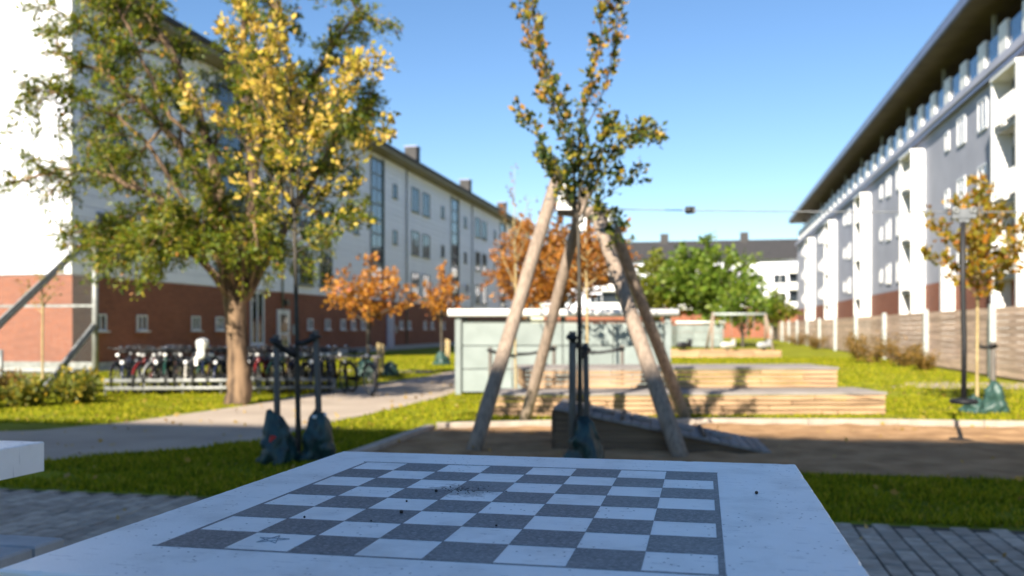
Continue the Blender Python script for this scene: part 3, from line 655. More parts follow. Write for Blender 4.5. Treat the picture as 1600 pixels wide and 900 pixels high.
# ------------------------------------------------------------------ timber seating steps
ti = empty('seating_steps', (-3.55, 15.15, 0), R(15), 'two-tier timber seating steps in pale planks beside the sand pit', 'steps')
def tier(x0, x1, y, z0, z1, depth, rows):
    hh = (z1 - z0 - 0.05) / rows
    for r_ in range(rows):
        x = x0; i = 0
        while x < x1 - 0.05:
            l = min(random.choice((1.2, 1.6, 2.0)), x1 - x)
            if x1 - x - l < 0.35: l = x1 - x
            boxpart('riser_board', (round(l - 0.016, 3), 0.06, round(hh - 0.02, 4)), 'timber', ti, (x + l / 2, y + random.uniform(-0.012, 0.012), z0 + hh * (r_ + 0.5)), (random.uniform(-.01, .01), 0, 0), 0.006); x += l
        for xe in (x0 + 0.03, x1 - 0.03): boxpart('end_board', (0.06, depth - 0.1, round(hh - 0.01, 4)), 'timber', ti, (xe, y + depth / 2, z0 + hh * (r_ + 0.5)))
    n = int(depth / 0.2)
    for k in range(n):
        boxpart('tread_board', (round(x1 - x0 + 0.04, 3), 0.186, 0.045), 'timber_grey', ti, ((x0 + x1) / 2, y + 0.05 + 0.2 * k, z1 - 0.022 + random.uniform(-.003, .003)), None, 0.006)
tier(0, 6.85, 0, 0.0, 0.39, 1.5, 4)
tier(0.65, 6.5, 1.2, 0.39, 0.77, 1.6, 4)

# ------------------------------------------------------------------ zip line frame of leaning logs
zf = empty('zip_line_tower', (-1.6, 12.8, 0), 0, 'tall four-legged frame of leaning timber logs standing in the sand', 'play frame')
o0 = Vector((-1.6, 12.8, 0))
legs = [((-2.73, 10.69, -0.1), (-2.0, 12.62, 3.56), 0.090), ((-0.23, 10.80, -0.1), (-1.46, 12.60, 3.10), 0.096), ((-2.86, 14.62, -0.1), (-1.63, 12.98, 3.46), 0.088), ((-0.25, 15.16, -0.1), (-1.33, 13.05, 3.12), 0.090)]
for p, q, r_ in legs:
    p, q = Vector(p), Vector(q); b = MB(); pts = [p.lerp(q, i / 11) for i in range(12)]
    b.tube([x - p for x in pts], [r_ * (1.06 - 0.12 * i / 11) for i in range(12)], 14)
    for i, v in enumerate(b.v):
        n_ = noise.noise(Vector(v) * 2.5) * 0.008; b.v[i] = (v[0] + n_, v[1] + n_, v[2])
    lg = b.build('leg', 'timber_pale', zf, p - o0)
    bt = MB(); bt.lathe([(0.02, -0.006), (0.02, 0.012), (0.008, 0.02)], n=8); bt.build('bolt', 'galv', lg, (pts[10] - p) + Vector((0, -r_ * 1.0, 0.02)), (R(75), 0, 0))
b = MB(); b.tube([(-2.0, 12.8, 3.18), (-1.2, 12.9, 3.04)], 0.10, 12); b.v = [tuple(Vector(v) - o0) for v in b.v]; b.build('ridge_beam', 'timber_pale', zf)
def plate(poly, y, rx):
    b = MB(); b.prism([(x, z) for x, z in poly], -0.02, 0.02)
    return b
pl1 = plate([(-0.10, -0.16), (0.11, -0.16), (0.07, 0.14), (0.03, 0.25), (-0.02, 0.25), (-0.06, 0.10)], 0, 0); pl1.build('joint_plate', 'white_paint', zf, Vector((-1.88, 12.52, 3.27)) - o0, (R(80), 0, R(6)))  # wooden plates, their sunlit brightness put into the white colour
pl2 = plate([(-0.06, -0.11), (0.05, -0.11), (0.06, 0.06), (0.0, 0.12), (-0.06, 0.06)], 0, 0); pl2.build('joint_plate', 'white_paint', zf, Vector((-1.63, 12.52, 2.93)) - o0, (R(80), 0, R(6)))
pl3 = plate([(-0.05, -0.12), (0.05, -0.12), (0.05, 0.12), (-0.05, 0.12)], 0, 0); pl3.build('joint_plate', 'white_paint', zf, Vector((-1.25, 12.70, 2.98)) - o0, (R(80), R(0), R(20)))
# the cable, its stop and the hanging seat
A_, B_ = Vector((-1.45, 12.85, 3.16)), Vector((26, 9.2, 3.3))
cb = MB(); cp = []
for i in range(41):
    t_ = i / 40; p = A_.lerp(B_, t_); p.z -= 0.85 * 4 * t_ * (1 - t_) * 0.55; cp.append(p)
cb.tube(cp, 0.008, 6); tag(cb.build('zip_line_cable', 'cable_grey'), 'thin steel cable running from the log frame across the sky', 'cable')
st_ = empty('cable_stop', (-0.2, 12.70, 3.09), 0, 'small black spring stop clamped on the steel cable', 'cable stop')
b = MB(); b.lathe([(0.035, -0.05), (0.05, -0.04), (0.05, 0.04), (0.035, 0.05)], n=12); b.build('buffer', 'black_rubber', st_, (0, 0, 0), (0, R(90), 0)); boxpart('clamp', (0.05, 0.05, 0.09), 'black_metal', st_, (0.06, 0, 0))
def cable_z(x):
    for p, q in zip(cp, cp[1:]):
        if p.x <= x <= q.x: return p.lerp(q, (x - p.x) / (q.x - p.x))
sp_ = cable_z(3.13)
zs = empty('zip_line_swing', (sp_.x, sp_.y, 0.0), 0, 'black hanging zip line seat with round disc below a grey trolley', 'swing seat')
b = MB(); b.lathe([(0.02, 0.56), (0.15, 0.565), (0.165, 0.59), (0.15, 0.62), (0.03, 0.635)], n=24); b.build('disc', 'black_rubber', zs)
b = MB(); b.tube([(0, 0, 0.6), (0.005, 0, 1.3), (-0.01, 0, 2.0), (-0.01, 0, sp_.z - 0.12)], 0.032, 10); b.build('hanger', 'black_rubber', zs)
b = MB(); b.box((0, 0, sp_.z - 0.02), (0.27, 0.07, 0.12)); b.box((0, 0, sp_.z - 0.10), (0.12, 0.05, 0.06)); tr_ = b.build('trolley', 'cable_grey', zs)
for x in (-0.1, 0.1): b = MB(); b.torus((x, -0.045, sp_.z + 0.02), 0.03, 0.012); b.build('pulley', 'galv', tr_)
fr2 = copy_tree(zf); fr2.location = (25.7, 9.2, 0); fr2['label'] = 'second log frame at the far end of the zip line cable'

# ------------------------------------------------------------------ start ramp
rp = empty('start_ramp', (-1.78, 11.12, 0), R(3.5), 'wooden wedge-shaped ramp with slatted deck in the sand below the log frame', 'ramp')
RL, RWd, RH = 2.58, 1.22, 0.50
for k in range(4):                                                      # side boards, the upper ones cut by the slope
    z0, z1 = k * 0.122, k * 0.122 + 0.118
    for y in (0.0, RWd):
        b = MB(); xa = RL * (1 - z0 / RH) - 0.03; xb = RL * (1 - min(z1, RH - 0.01) / RH) - 0.03
        z1c = min(z1, RH - 0.01)
        b.prism([(0, z0), (max(xa, 0.05), z0), (max(xb, 0.04), z1c), (0, z1c)], -0.02, 0.02)
        b.build('side_board', 'timber_dark', rp, (0, y, 0), (R(90), 0, 0))
    boxpart('end_board', (0.04, RWd, 0.115), 'timber_dark', rp, (-0.025, RWd / 2, z0 + 0.059))
sl_a = math.atan2(RH, RL); nb = 22
for k in range(nb):
    f = (k + 0.5) / nb; boxpart('deck_board', (0.112, RWd + 0.12, 0.035), 'timber_grey', rp, (RL * f - 0.02, RWd / 2, RH * (1 - f) + 0.022), (0, sl_a, 0), 0.006)
for k, f in enumerate((0.22, 0.40, 0.60, 0.78)):                       # raised foot rings
    b = MB(); b.torus((0, 0, 0), 0.115, 0.028, n=8, m=6); b.build('foot_ring', 'timber_grey', rp, (RL * f, RWd * 0.42, RH * (1 - f) + 0.05), (R(90), sl_a, 0))
    boxpart('cleat', (0.04, RWd * 0.96, 0.035), 'timber_dark', rp, (RL * (f - 0.085), RWd / 2, RH * (1 - f + 0.085) + 0.057), (0, sl_a, 0))

# ------------------------------------------------------------------ chess tables
TZ, TT = 1.16, 0.088
def table_top(sx, sy, name, parent):
    """slab whose arris is worn and chipped"""
    pts = []; step = 0.008; hx, hy = sx / 2, sy / 2
    for (a, c) in (((-hx, -hy), (hx, -hy)), ((hx, -hy), (hx, hy)), ((hx, hy), (-hx, hy)), ((-hx, hy), (-hx, -hy))):
        n = int(math.dist(a, c) / step)
        for k in range(n): pts.append((a[0] + (c[0] - a[0]) * k / n, a[1] + (c[1] - a[1]) * k / n))
    n = len(pts); lo = []; mid = []; hi = []
    for k, (x, y) in enumerate(pts):
        ch = 0.0028 + 0.002 * abs(noise.noise((x * 23, y * 23, 1))) + (0.006 * max(0, noise.noise((x * 31, y * 31, 7)) - 0.42) / 0.3)
        d = Vector((x, y)); q = Vector((x - math.copysign(ch, x) if abs(abs(x) - hx) < 0.012 else x, y - math.copysign(ch, y) if abs(abs(y) - hy) < 0.012 else y))
        lo.append((x, y, -TT)); mid.append((x, y, -ch)); hi.append((q.x, q.y, 0.0))
    b = MB(); fs = [tuple(range(2 * n, 3 * n)), tuple(reversed(range(n)))]
    for k in range(n):
        m = (k + 1) % n; fs += [(k, m, n + m, n + k), (n + k, n + m, 2 * n + m, 2 * n + k)]
    b.add(lo + mid + hi, fs); return b.build(name, 'table', parent, (0, 0, TZ))
ct = empty('chess_table', (-0.375, 1.755, 0), 0, 'pale concrete table with dark inlaid chessboard in the foreground', 'table')
TX, TY = 1.198, 1.27
top = table_top(TX, TY, 'table_top', ct)
for x in (-0.34, 0.34): b = MB(); b.cham((x, 0, 0.535), (0.16, 0.72, 1.07), 0.01); b.build('pedestal', 'concrete_dull', ct)
S = 0.1065; BX0, BY0 = -0.838 + 0.375 + 0.006, 1.292 - 1.755 + 0.006; SYy = 0.1135
for i in range(8):
    for j in range(8):
        if (i + j) % 2 == 0: boxpart('dark_square', (S, SYy, 0.004), 'terrazzo', top, (BX0 + S * (i + 0.5), BY0 + SYy * (j + 0.5), -0.0012))
bw = 0.011
for (cx_, cy_, dx, dy) in ((BX0 + 4 * S, BY0 - bw / 4, 8 * S + bw * 2, bw / 2), (BX0 + 4 * S, BY0 + 8 * SYy + bw / 4, 8 * S + bw * 2, bw / 2), (BX0 - bw / 4, BY0 + 4 * SYy, bw / 2, 8 * SYy), (BX0 + 8 * S + bw * 0.45, BY0 + 4 * SYy, bw * 0.9, 8 * SYy)):
    boxpart('border_strip', (dx, dy, 0.004), 'terrazzo', top, (cx_, cy_, -0.0013))
# scratched star on a light square
b = MB(); sc_ = Vector((BX0 + S * 1.45, BY0 + SYy * 0.62, 0.0006))
for k in range(5):
    a1, a2 = R(90 + 144 * k), R(90 + 144 * (k + 1)); p = sc_ + Vector((math.cos(a1), math.sin(a1), 0)) * 0.027; q = sc_ + Vector((math.cos(a2), math.sin(a2), 0)) * 0.027
    b.tube([p, q], 0.0008, 4)
b.build('scratched_star', 'scratch', top)
# crumbled dirt patch
b = MB()
for k in range(110):
    g1, g2 = random.gauss(0, 1), random.gauss(0, 1); p = Vector((BX0 + S * 3.2 + g1 * 0.030, BY0 + SYy * 5.05 + g2 * 0.022, 0.0008)); s_ = random.uniform(0.0004, 0.0015)
    b.box(p, (s_ * 2, s_ * 1.5, s_), rotz(random.uniform(0, 3)).to_3x3())
d_ = b.build('soil_crumbs', 'berry', None); 
d_.location = (-0.375, 1.755, TZ); d_['kind'] = 'stuff'; d_['label'] = 'scattered dark soil crumbs on the middle of the chessboard'; d_['category'] = 'soil'
# small dry berries and seeds lying on the top
bm_ = MB(); bm_.lathe([(0.0012, -0.0032), (0.003, -0.0022), (0.0036, 0), (0.003, 0.0022), (0.0012, 0.0032)], n=10); bme = bm_.mesh('berry')
spots = [(BX0 + S * 2.72, BY0 + SYy * 2.75, 1.0, 'largest dark dry berry on a light square left of the board centre'), (BX0 + S * 2.72, BY0 + SYy * 4.72, 0.9, 'dark dry berry on a light square left of the soil crumbs'),
         (BX0 + S * 2.48, BY0 + SYy * 3.7, 0.6, 'small dry berry on a dark square between the two larger left ones'), (BX0 + S * 1.25, BY0 + SYy * 2.1, 0.6, 'small dry berry near the left border of the chessboard'),
         (0.48, 0.19, 1.0, 'dark dry berry on bare concrete right of the chessboard'), (BX0 + S * 4.55, BY0 + SYy * 2.1, 0.6, 'tiny dry berry at the right middle of the chessboard'), (BX0 + S * 2.45, BY0 + SYy * 2.05, 0.5, 'tiny dry berry just nearer than the largest one')]
for (x, y, k, lab) in spots:
    o = put('berry', bme, 'berry', None, (x - 0.375, y + 1.755, TZ + 0.0032 * k)); o.scale = (k, k, k)
    tag(o, lab, 'berry', 'dry berries on the chess table')
t2 = empty('concrete_table', (-2.53, 1.78, 0), 0, 'neighbouring pale concrete table cut off by the frame edge, same height', 'table')
table_top(1.2, 1.26, 'table_top', t2)
for x in (-0.34, 0.34): b = MB(); b.cham((x, 0, 0.535), (0.16, 0.72, 1.07), 0.01); b.build('pedestal', 'concrete_dull', t2)
bn = empty('bench', (-3.1, 2.93, 0), 0, 'low pale bench with two slats beside the neighbouring concrete table', 'bench')
for y in (-0.085, 0.085): boxpart('seat_slat', (1.42, 0.155, 0.06), 'concrete_dull', bn, (0, y, 0.67), None, 0.008)
for x in (-0.5, 0.5): boxpart('leg', (0.12, 0.28, 0.64), 'concrete_dull', bn, (x, 0, 0.32))

# ------------------------------------------------------------------ trees
def vp(u, v, u0, k, y=0.0): return ((u - u0) * k, y, 1.5 + (512 - v) * k)
# big feathery tree beside the path
K = 0.0125; u0 = 372
def B(u, v, y=0): return vp(u, v, u0, K, y)
limbs = [([B(362, 470), B(330, 370, -.3), B(250, 310, -.6), B(150, 275, -.8), B(50, 300, -.9)], 0.10),
         ([B(360, 465), B(318, 300, .3), B(240, 190, .5), B(150, 110, .4), B(70, 75, .3)], 0.12),
         ([B(372, 465), B(350, 260, -.6), B(300, 110, -1.0), B(230, 10, -1.2), B(180, -60, -1.2)], 0.12),
         ([B(372, 465), B(385, 280, .3), B(375, 110, .5), B(365, -20, .6), B(360, -150, .6)], 0.13),
         ([B(380, 465), B(425, 290, .2), B(475, 140, .3), B(515, 60, .4), B(560, 0, .4)], 0.12),
         ([B(384, 468), B(440, 330, .8), B(500, 210, 1.2), B(540, 150, 1.5), B(560, 110, 1.6)], 0.10),
         ([B(380, 460), B(420, 250, -.8), B(450, 100, -1.2), B(470, -40, -1.3)], 0.11),
         ([B(360, 470), B(310, 410, .4), B(230, 370, .8), B(130, 360, 1.0), B(60, 350, 1.1)], 0.08),
         ([B(366, 475), B(330, 410, -.7), B(290, 385, -1.2), B(210, 400, -1.5)], 0.06),
         ([B(380, 475), B(410, 410, -.3), B(435, 385, -.5), B(470, 395, -.6)], 0.05),
         ([B(372, 470), B(370, 390, -.8), B(380, 330, -1.6), B(360, 290, -2.2)], 0.07),
         ([B(372, 470), B(390, 350, 1.2), B(380, 220, 2.2), B(390, 130, 2.6)], 0.09),
         ([B(330, 370, -.3), B(250, 230, -.9), B(170, 180, -1.3), B(110, 170, -1.5)], 0.05),
         ([B(360, 250, -.6), B(300, 200, -1.2), B(240, 60, -1.6), B(200, 20, -1.8)], 0.05),
         ([B(425, 290), B(500, 330, .5), B(560, 310, .8)], 0.035),
         ([B(372, 440), B(345, 380, -.9), B(310, 365, -1.5), B(290, 400, -1.8)], 0.045), ([B(376, 440), B(410, 370, -.9), B(430, 360, -1.5), B(440, 400, -1.7)], 0.045),
         ([B(372, 430), B(375, 370, -1.0), B(365, 360, -1.7), B(350, 405, -2.0)], 0.04), ([B(330, 370, -.3), B(270, 350, .3), B(190, 330, .6), B(120, 395, .7)], 0.04),
         ([B(300, 110, -1.0), B(230, 110, -1.7), B(150, 60, -1.9)], 0.04), ([B(475, 140, .3), B(505, 150, -.3), B(540, 165, -.5)], 0.035), ([B(240, 190, .5), B(180, 230, .9), B(110, 230, 1.1)], 0.04)]
make_tree('broadleaf_tree', (-8.91, 16.53, 0), YAW, ([(0, 0, -0.1), (0.02, 0, 0.5), (-0.03, 0, 1.3), (-0.06, 0.0, 2.0), (-0.02, 0, 2.5)], [0.27, 0.225, 0.20, 0.215, 0.165]),
          limbs, 0.40, 9.5, 42, 0.080, 'bark', 'leaf_big', 'large feathery olive-green tree with rough pale trunk in front of the bicycles', 'tree',
          sub=1.7, sub_len=1.0, droop=0.3, aspect=0.42, up=0.1, start=0.30, tw_r=0.004, spread=0.22)
# young yellow tree on the left
K1 = 0.00715; u1 = 467
def Y_(u, v, y=0): return vp(u, v, u1, K1, y)
yl = [([Y_(462, 400), Y_(456, 250), Y_(448, 120, .1), Y_(430, 0, .1), Y_(415, -60, .15)], 0.022),
      ([Y_(461, 330), Y_(400, 240, -.2), Y_(350, 195, -.3), Y_(322, 170, -.35)], 0.012), ([Y_(460, 270), Y_(400, 150, .2), Y_(360, 80, .3), Y_(338, 35, .35)], 0.012),
      ([Y_(458, 220), Y_(425, 120, -.3), Y_(405, 40, -.4), Y_(392, -20, -.4)], 0.011), ([Y_(462, 340), Y_(520, 270, .2), Y_(570, 225, .25), Y_(606, 208, .3)], 0.012),
      ([Y_(460, 280), Y_(520, 190, -.2), Y_(560, 140, -.3), Y_(600, 120, -.35)], 0.012), ([Y_(457, 230), Y_(490, 140, .3), Y_(530, 95, .4), Y_(548, 78, .45)], 0.010),
      ([Y_(464, 395), Y_(500, 365, .2), Y_(545, 340, .3)], 0.008), ([Y_(463, 360), Y_(425, 320, -.2), Y_(390, 300, -.3)], 0.009),
      ([Y_(462, 330), Y_(490, 250, -.45), Y_(520, 215, -.6)], 0.010), ([Y_(460, 310), Y_(430, 220, .45), Y_(390, 180, .6)], 0.010), ([Y_(463, 370), Y_(490, 310, .3), Y_(540, 290, .45)], 0.009),
      ([Y_(456, 250), Y_(440, 170, -.35), Y_(440, 90, -.5)], 0.009), ([Y_(464, 385), Y_(440, 350, .3), Y_(420, 345, .4)], 0.007)]
make_tree('young_tree', (-4.43, 9.58, 0), YAW, ([(0.0, 0, -0.05), (-0.005, 0, 0.7), (-0.02, 0, 1.6), (-0.04, 0, 2.4)], [0.036, 0.03, 0.026, 0.022]), yl, 0.25, 13, 15, 0.068,
          'bark_young', 'leaf_yellow', 'slim young tree with golden yellow leaves tied between two stakes', 'tree', droop=0.05, aspect=0.62, up=0.5, start=0.12, tw_r=0.003, spread=0.22)
# young tree in the middle
K2 = 0.0070; u2 = 905
def C_(u, v, y=0): return vp(u, v, u2, K2, y)
cl = [([C_(903, 370), C_(895, 270), C_(872, 180, .1), C_(850, 100, .1), C_(830, 10, .1), C_(818, -40, .1)], 0.018),
      ([C_(904, 330), C_(905, 220, -.1), C_(925, 120, -.15), C_(940, 30, -.2), C_(946, -50, -.2)], 0.015),
      ([C_(905, 350), C_(935, 280, .1), C_(980, 225, .15), C_(1035, 205, .2)], 0.011), ([C_(905, 340), C_(950, 250, -.2), C_(985, 215, -.25), C_(1015, 230, -.3)], 0.009),
      ([C_(903, 320), C_(870, 260, .15), C_(835, 200, .2), C_(815, 172, .2)], 0.009), ([C_(915, 200, -.1), C_(948, 120, 0), C_(962, 40, 0), C_(966, -20, 0)], 0.008),
      ([C_(872, 180), C_(850, 130, .3), C_(835, 60, .35), C_(812, 10, .4)], 0.008), ([C_(905, 365), C_(940, 330, .2), C_(962, 345, .2), C_(975, 378, .25)], 0.006),
      ([C_(903, 350), C_(872, 285, -.3), C_(845, 262, -.35)], 0.007), ([C_(905, 330), C_(925, 260, .4), C_(955, 190, .55), C_(965, 165, .6)], 0.008),
      ([C_(900, 300), C_(885, 220, -.35), C_(870, 150, -.45)], 0.008), ([C_(905, 345), C_(965, 290, .0), C_(995, 270, .05)], 0.008), ([C_(904, 310), C_(920, 240, -.4), C_(945, 215, -.5)], 0.007),
      ([C_(904, 340), C_(880, 290, .3), C_(855, 240, .4)], 0.007)]
make_tree('young_tree', (-1.34, 10.08, 0), YAW, ([(0.0, 0, -0.05), (0.005, 0, 0.8), (0.0, 0, 1.7), (-0.012, 0, 2.6)], [0.034, 0.03, 0.026, 0.019]), cl, 0.18, 16, 15, 0.060,
          'bark_young', 'leaf_mid', 'slim young tree with upright dark green to gold branches before the log frame', 'tree', droop=0.0, aspect=0.68, up=0.6, start=0.1, tw_r=0.0028, spread=0.22)
def round_crown(h0, h1, rad, n, r0, seed, flat=1.0):
    random.seed(seed); out = [([(0, 0, h0 - 0.25), (0.03, 0.02, (h0 + h1) / 2), (0.0, 0.05, h1)], r0 * 1.2)]
    for k in range(n):
        a = 2.4 * k + random.uniform(-.3, .3); f = (k + 0.5) / n; z = h0 - 0.15 + (h1 - h0) * 0.55 * f; rr = rad * math.sin(PI * (0.25 + 0.6 * f)) * random.uniform(0.8, 1.1)
        out.append(([(0, 0, z), (math.cos(a) * rr * 0.5, math.sin(a) * rr * 0.5 * flat, z + (h1 - h0) * 0.18), (math.cos(a) * rr, math.sin(a) * rr * flat, z + (h1 - h0) * 0.34)], r0 * 0.7))
    return out
def simple_tree(name, loc, h0, h1, rad, n, r0, leafmat, label, leaf, tn, ln_, seed, bark='bark_young', tl=0.35, sub=0, sub_len=0.6, group=None, droop=0.1):
    cr = round_crown(h0, h1, rad, n, r0, seed)
    return make_tree(name, loc, random.uniform(0, 6), ([(0, 0, -0.05), (0.02, 0.0, h0 * 0.5), (0, 0.01, h0), (0.01, 0.02, h0 + (h1 - h0) * 0.3)], [r0 * 1.7, r0 * 1.4, r0 * 1.3, r0 * 1.1]), cr, tl, tn, ln_, leaf, bark, leafmat, label, 'tree', group,
                     sub=sub, sub_len=sub_len, droop=droop, aspect=0.6, up=0.3, start=0.2, spread=0.22)
simple_tree('young_tree', (4.71, 17.57, 0), 1.95, 4.1, 1.05, 11, 0.019, 'leaf_right', 'young amber-leaved tree with pale trunk and green bags near the plank fence', 0.11, 10, 15, 3, 'bark_pale', 0.32)
simple_tree('young_tree', (-9.88, 26.23, 0), 1.55, 3.55, 1.3, 12, 0.045, 'leaf_orange', 'bushy orange young tree left of the shed, the larger of two', 0.12, 10, 13, 4, tl=0.36)
simple_tree('young_tree', (-10.38, 35.88, 0), 1.7, 3.9, 0.8, 9, 0.045, 'leaf_orange', 'narrow orange young tree further back beside the shed edge', 0.13, 10, 13, 5, tl=0.34)
simple_tree('young_tree', (-8.2, 42.5, 0), 2.3, 3.9, 0.75, 8, 0.045, 'leaf_orange', 'low orange young tree just above the shed roof edge', 0.16, 9, 12, 6, tl=0.32)
simple_tree('sapling', (-3.80, 18.65, 0), 2.3, 4.75, 0.55, 5, 0.016, 'leaf_rust', 'thin yellowish sapling with sparse reddish top in front of the shed', 0.08, 5, 4, 8, 'bark_pale', 0.3)
simple_tree('sapling', (-2.32, 18.6, 0), 2.2, 3.95, 1.0, 8, 0.02, 'leaf_rust', 'rusty orange sapling tied with bands behind the middle tree', 0.10, 9, 9, 9, 'bark_pale', 0.34)
simple_tree('autumn_tree', (-4.6, 30.5, 0), 1.9, 5.5, 2.3, 16, 0.07, 'leaf_rust', 'wide rust-orange autumn tree rising behind the shed roof', 0.14, 7, 16, 10, tl=0.45, sub=1.0, sub_len=0.9)
simple_tree('autumn_tree', (-6.6, 34.5, 0), 1.9, 5.2, 1.5, 12, 0.06, 'leaf_rust', 'smaller rust-orange autumn tree beside the wide one behind the shed', 0.14, 7, 16, 13, tl=0.45, sub=0.8, sub_len=0.8)
simple_tree('green_tree', (0.3, 78, 0), 1.8, 8.7, 4.2, 20, 0.14, 'leaf_green', 'big bright green tree in front of the far white block', 0.40, 3.6, 11, 11, tl=1.0, sub=0.7, sub_len=1.7)
simple_tree('green_tree', (-4.0, 82, 0), 1.6, 7.9, 3.4, 18, 0.12, 'leaf_olive', 'olive green tree left of the big bright green tree', 0.40, 3.4, 10, 12, tl=1.0, sub=0.6, sub_len=1.6)
simple_tree('green_tree', (2.9, 73, 0), 0.9, 5.2, 2.4, 14, 0.09, 'leaf_green', 'lower green tree leaning right of the big bright green tree', 0.34, 3.4, 8, 14, tl=0.8, sub=0.6, sub_len=1.2)
simple_tree('green_tree', (8.1, 112, 0), 1.2, 5.6, 2.1, 12, 0.12, 'leaf_olive', 'small dark green tree before the far block balconies', 0.45, 3.2, 12, 15, tl=0.8, sub=0.4, sub_len=1.2)
random.seed(21)
# stakes, bands and watering bags of the young trees
def stake(loc, h, lean, label, band=None, r_=0.037, mat='stake'):
    root = empty('tree_stake', loc, 0, label, 'stake')
    b = MB(); b.tube([(0, 0, -0.1), (lean * 0.5, 0, h * 0.5), (lean, 0, h)], [r_, r_, r_ * 0.94], 10); b.build('pole', mat, root)
    if band:
        p = Vector((lean * 0.95, -0.01, h - 0.07)); q = Vector(band) - Vector(loc); b = MB()
        b.tube([p + Vector((-0.045, -0.01, 0.01)), p + Vector((0.02, -0.05, 0)), p.lerp(q, 0.3) - Vector((0, 0, 0.025)), p.lerp(q, 0.65) - Vector((0, 0, 0.03)), q], [0.032, 0.042, 0.03, 0.03, 0.034], 8); b.build('tie_band', 'black_rubber', root)
        b = MB(); b.torus((0, 0, 0), r_ + 0.012, 0.02, n=16); b.build('tie_loop', 'black_rubber', root, p, (R(90), 0, 0))
    return root
def bag(loc, w, h, label, mat='bag', seed=0, patch=None, cuff=None, group=None):
    root = empty('watering_bag', loc, seed, label, 'watering bag', group)
    def crease(p, a, z):
        k = 1 + 0.15 * math.sin(3 * a + seed + z * 6) + 0.12 * abs(math.sin(3.5 * a + seed * 2 - z * 11)) + 0.30 * noise.noise((p.x * 7 + seed, p.y * 7, z * 9)) + 0.24 * noise.noise((p.x * 19 + seed, p.y * 19, z * 17))
        return Vector((p.x * k + 0.03 * math.sin(z * 7 + seed), p.y * k, p.z + (0.05 + 0.06 * (z / h)) * noise.noise((p.x * 11, p.y * 11, z * 3 + seed)) * min(1, z * 8)))
    pr = [(0.80, 0.0), (1.02, 0.03), (1.10, 0.10), (1.04, 0.18), (0.94, 0.26), (0.90, 0.34), (0.86, 0.42), (0.84, 0.50), (0.78, 0.58), (0.72, 0.66), (0.66, 0.74), (0.58, 0.82), (0.46, 0.89), (0.36, 0.95), (0.30, 1.0)]
    b = MB(); b.lathe([(w / 2 * r_, h * z) for r_, z in pr], n=40, fn=crease); body = b.build('body', mat, root)
    if patch: boxpart('red_tab', (0.055, 0.012, 0.06), 'red', body, patch, (0.1, 0.2, -seed))
    if cuff: b = MB(); b.torus((0, 0, 0), w * 0.20, 0.020, n=16); b.build('white_cuff', 'white_paint', body, (0, 0, h * 0.93), (R(80), 0, 0.4))
    return root
T1 = (-4.45, 9.58, 1.28)
stake((-4.60, 9.42, 0), 1.42, -0.02, 'left grey stake holding the golden young tree with a black band', (-4.46, 9.57, 1.20))
stake((-4.20, 9.66, 0), 1.47, -0.06, 'right grey stake holding the golden young tree with a black band', (-4.46, 9.57, 1.33))
b1 = bag((-4.60, 9.36, 0), 0.36, 0.55, 'dark teal watering bag with red tab at foot of the left stake', seed=0.4)
boxpart('red_tab', (0.06, 0.02, 0.07), 'red', b1, (-0.02, -0.165, 0.30), (0.1, 0.2, 0.3))
bag((-4.19, 9.60, 0), 0.33, 0.56, 'dark teal watering bag with white rim at foot of the right stake', seed=2.2, cuff=True)
stake((-1.41, 10.02, 0), 1.46, 0.0, 'taller grey stake left of the middle young tree', (-1.36, 10.07, 1.30), 0.042)
stake((-1.27, 10.20, 0), 1.33, -0.02, 'shorter grey stake right of the middle young tree', (-1.33, 10.09, 1.18), 0.034)
bag((-1.27, 10.0, 0), 0.36, 0.50, 'dark teal watering bag round the middle young tree', seed=4.1)
stake((5.02, 17.75, 0), 1.25, 0.0, 'grey stake beside the amber young tree near the fence', (4.73, 17.57, 1.18), 0.05)
bag((5.02, 17.62, 0), 0.36, 0.52, 'light green watering bag right of the amber young tree', 'bag_light', seed=1.3)
bag((4.62, 17.5, 0), 0.36, 0.30, 'slumped light green watering bag left of the amber young tree', 'bag_light', seed=3.3)
stake((-4.30, 18.45, 0), 1.1, 0.0, 'short stake tied to the thin reddish sapling before the shed', (-3.82, 18.63, 0.92), 0.04)
stake((-3.0, 18.6, 0), 1.15, 0.0, 'short stake between the two saplings before the shed', (-3.78, 18.64, 0.95), 0.04)
stake((-1.62, 18.7, 0), 1.15, 0.0, 'short stake tied to the rusty orange sapling', (-2.30, 18.6, 1.0), 0.04)
for (x, y, lab) in ((-9.55, 26.2, 'larger orange tree'), (-10.15, 35.8, 'narrow orange tree')):
    stake((x, y, 0), 1.05, 0, 'pale stake beside the ' + lab, None, 0.055, 'bark_pale'); stake((x - 0.05, y + 0.5, 0), 1.0, 0, 'pale stake behind the ' + lab, None, 0.055, 'bark_pale')
bag((-9.88, 26.1, 0), 0.62, 0.55, 'green watering bag at the foot of the larger orange tree', 'bag_light', seed=5.0)
bag((-9.45, 26.9, 0), 0.5, 0.45, 'second green watering bag behind the larger orange tree', 'bag_light', seed=6.0)
bag((-10.35, 35.7, 0), 0.6, 0.5, 'green watering bag at the foot of the narrow orange tree', 'bag_light', seed=7.0)

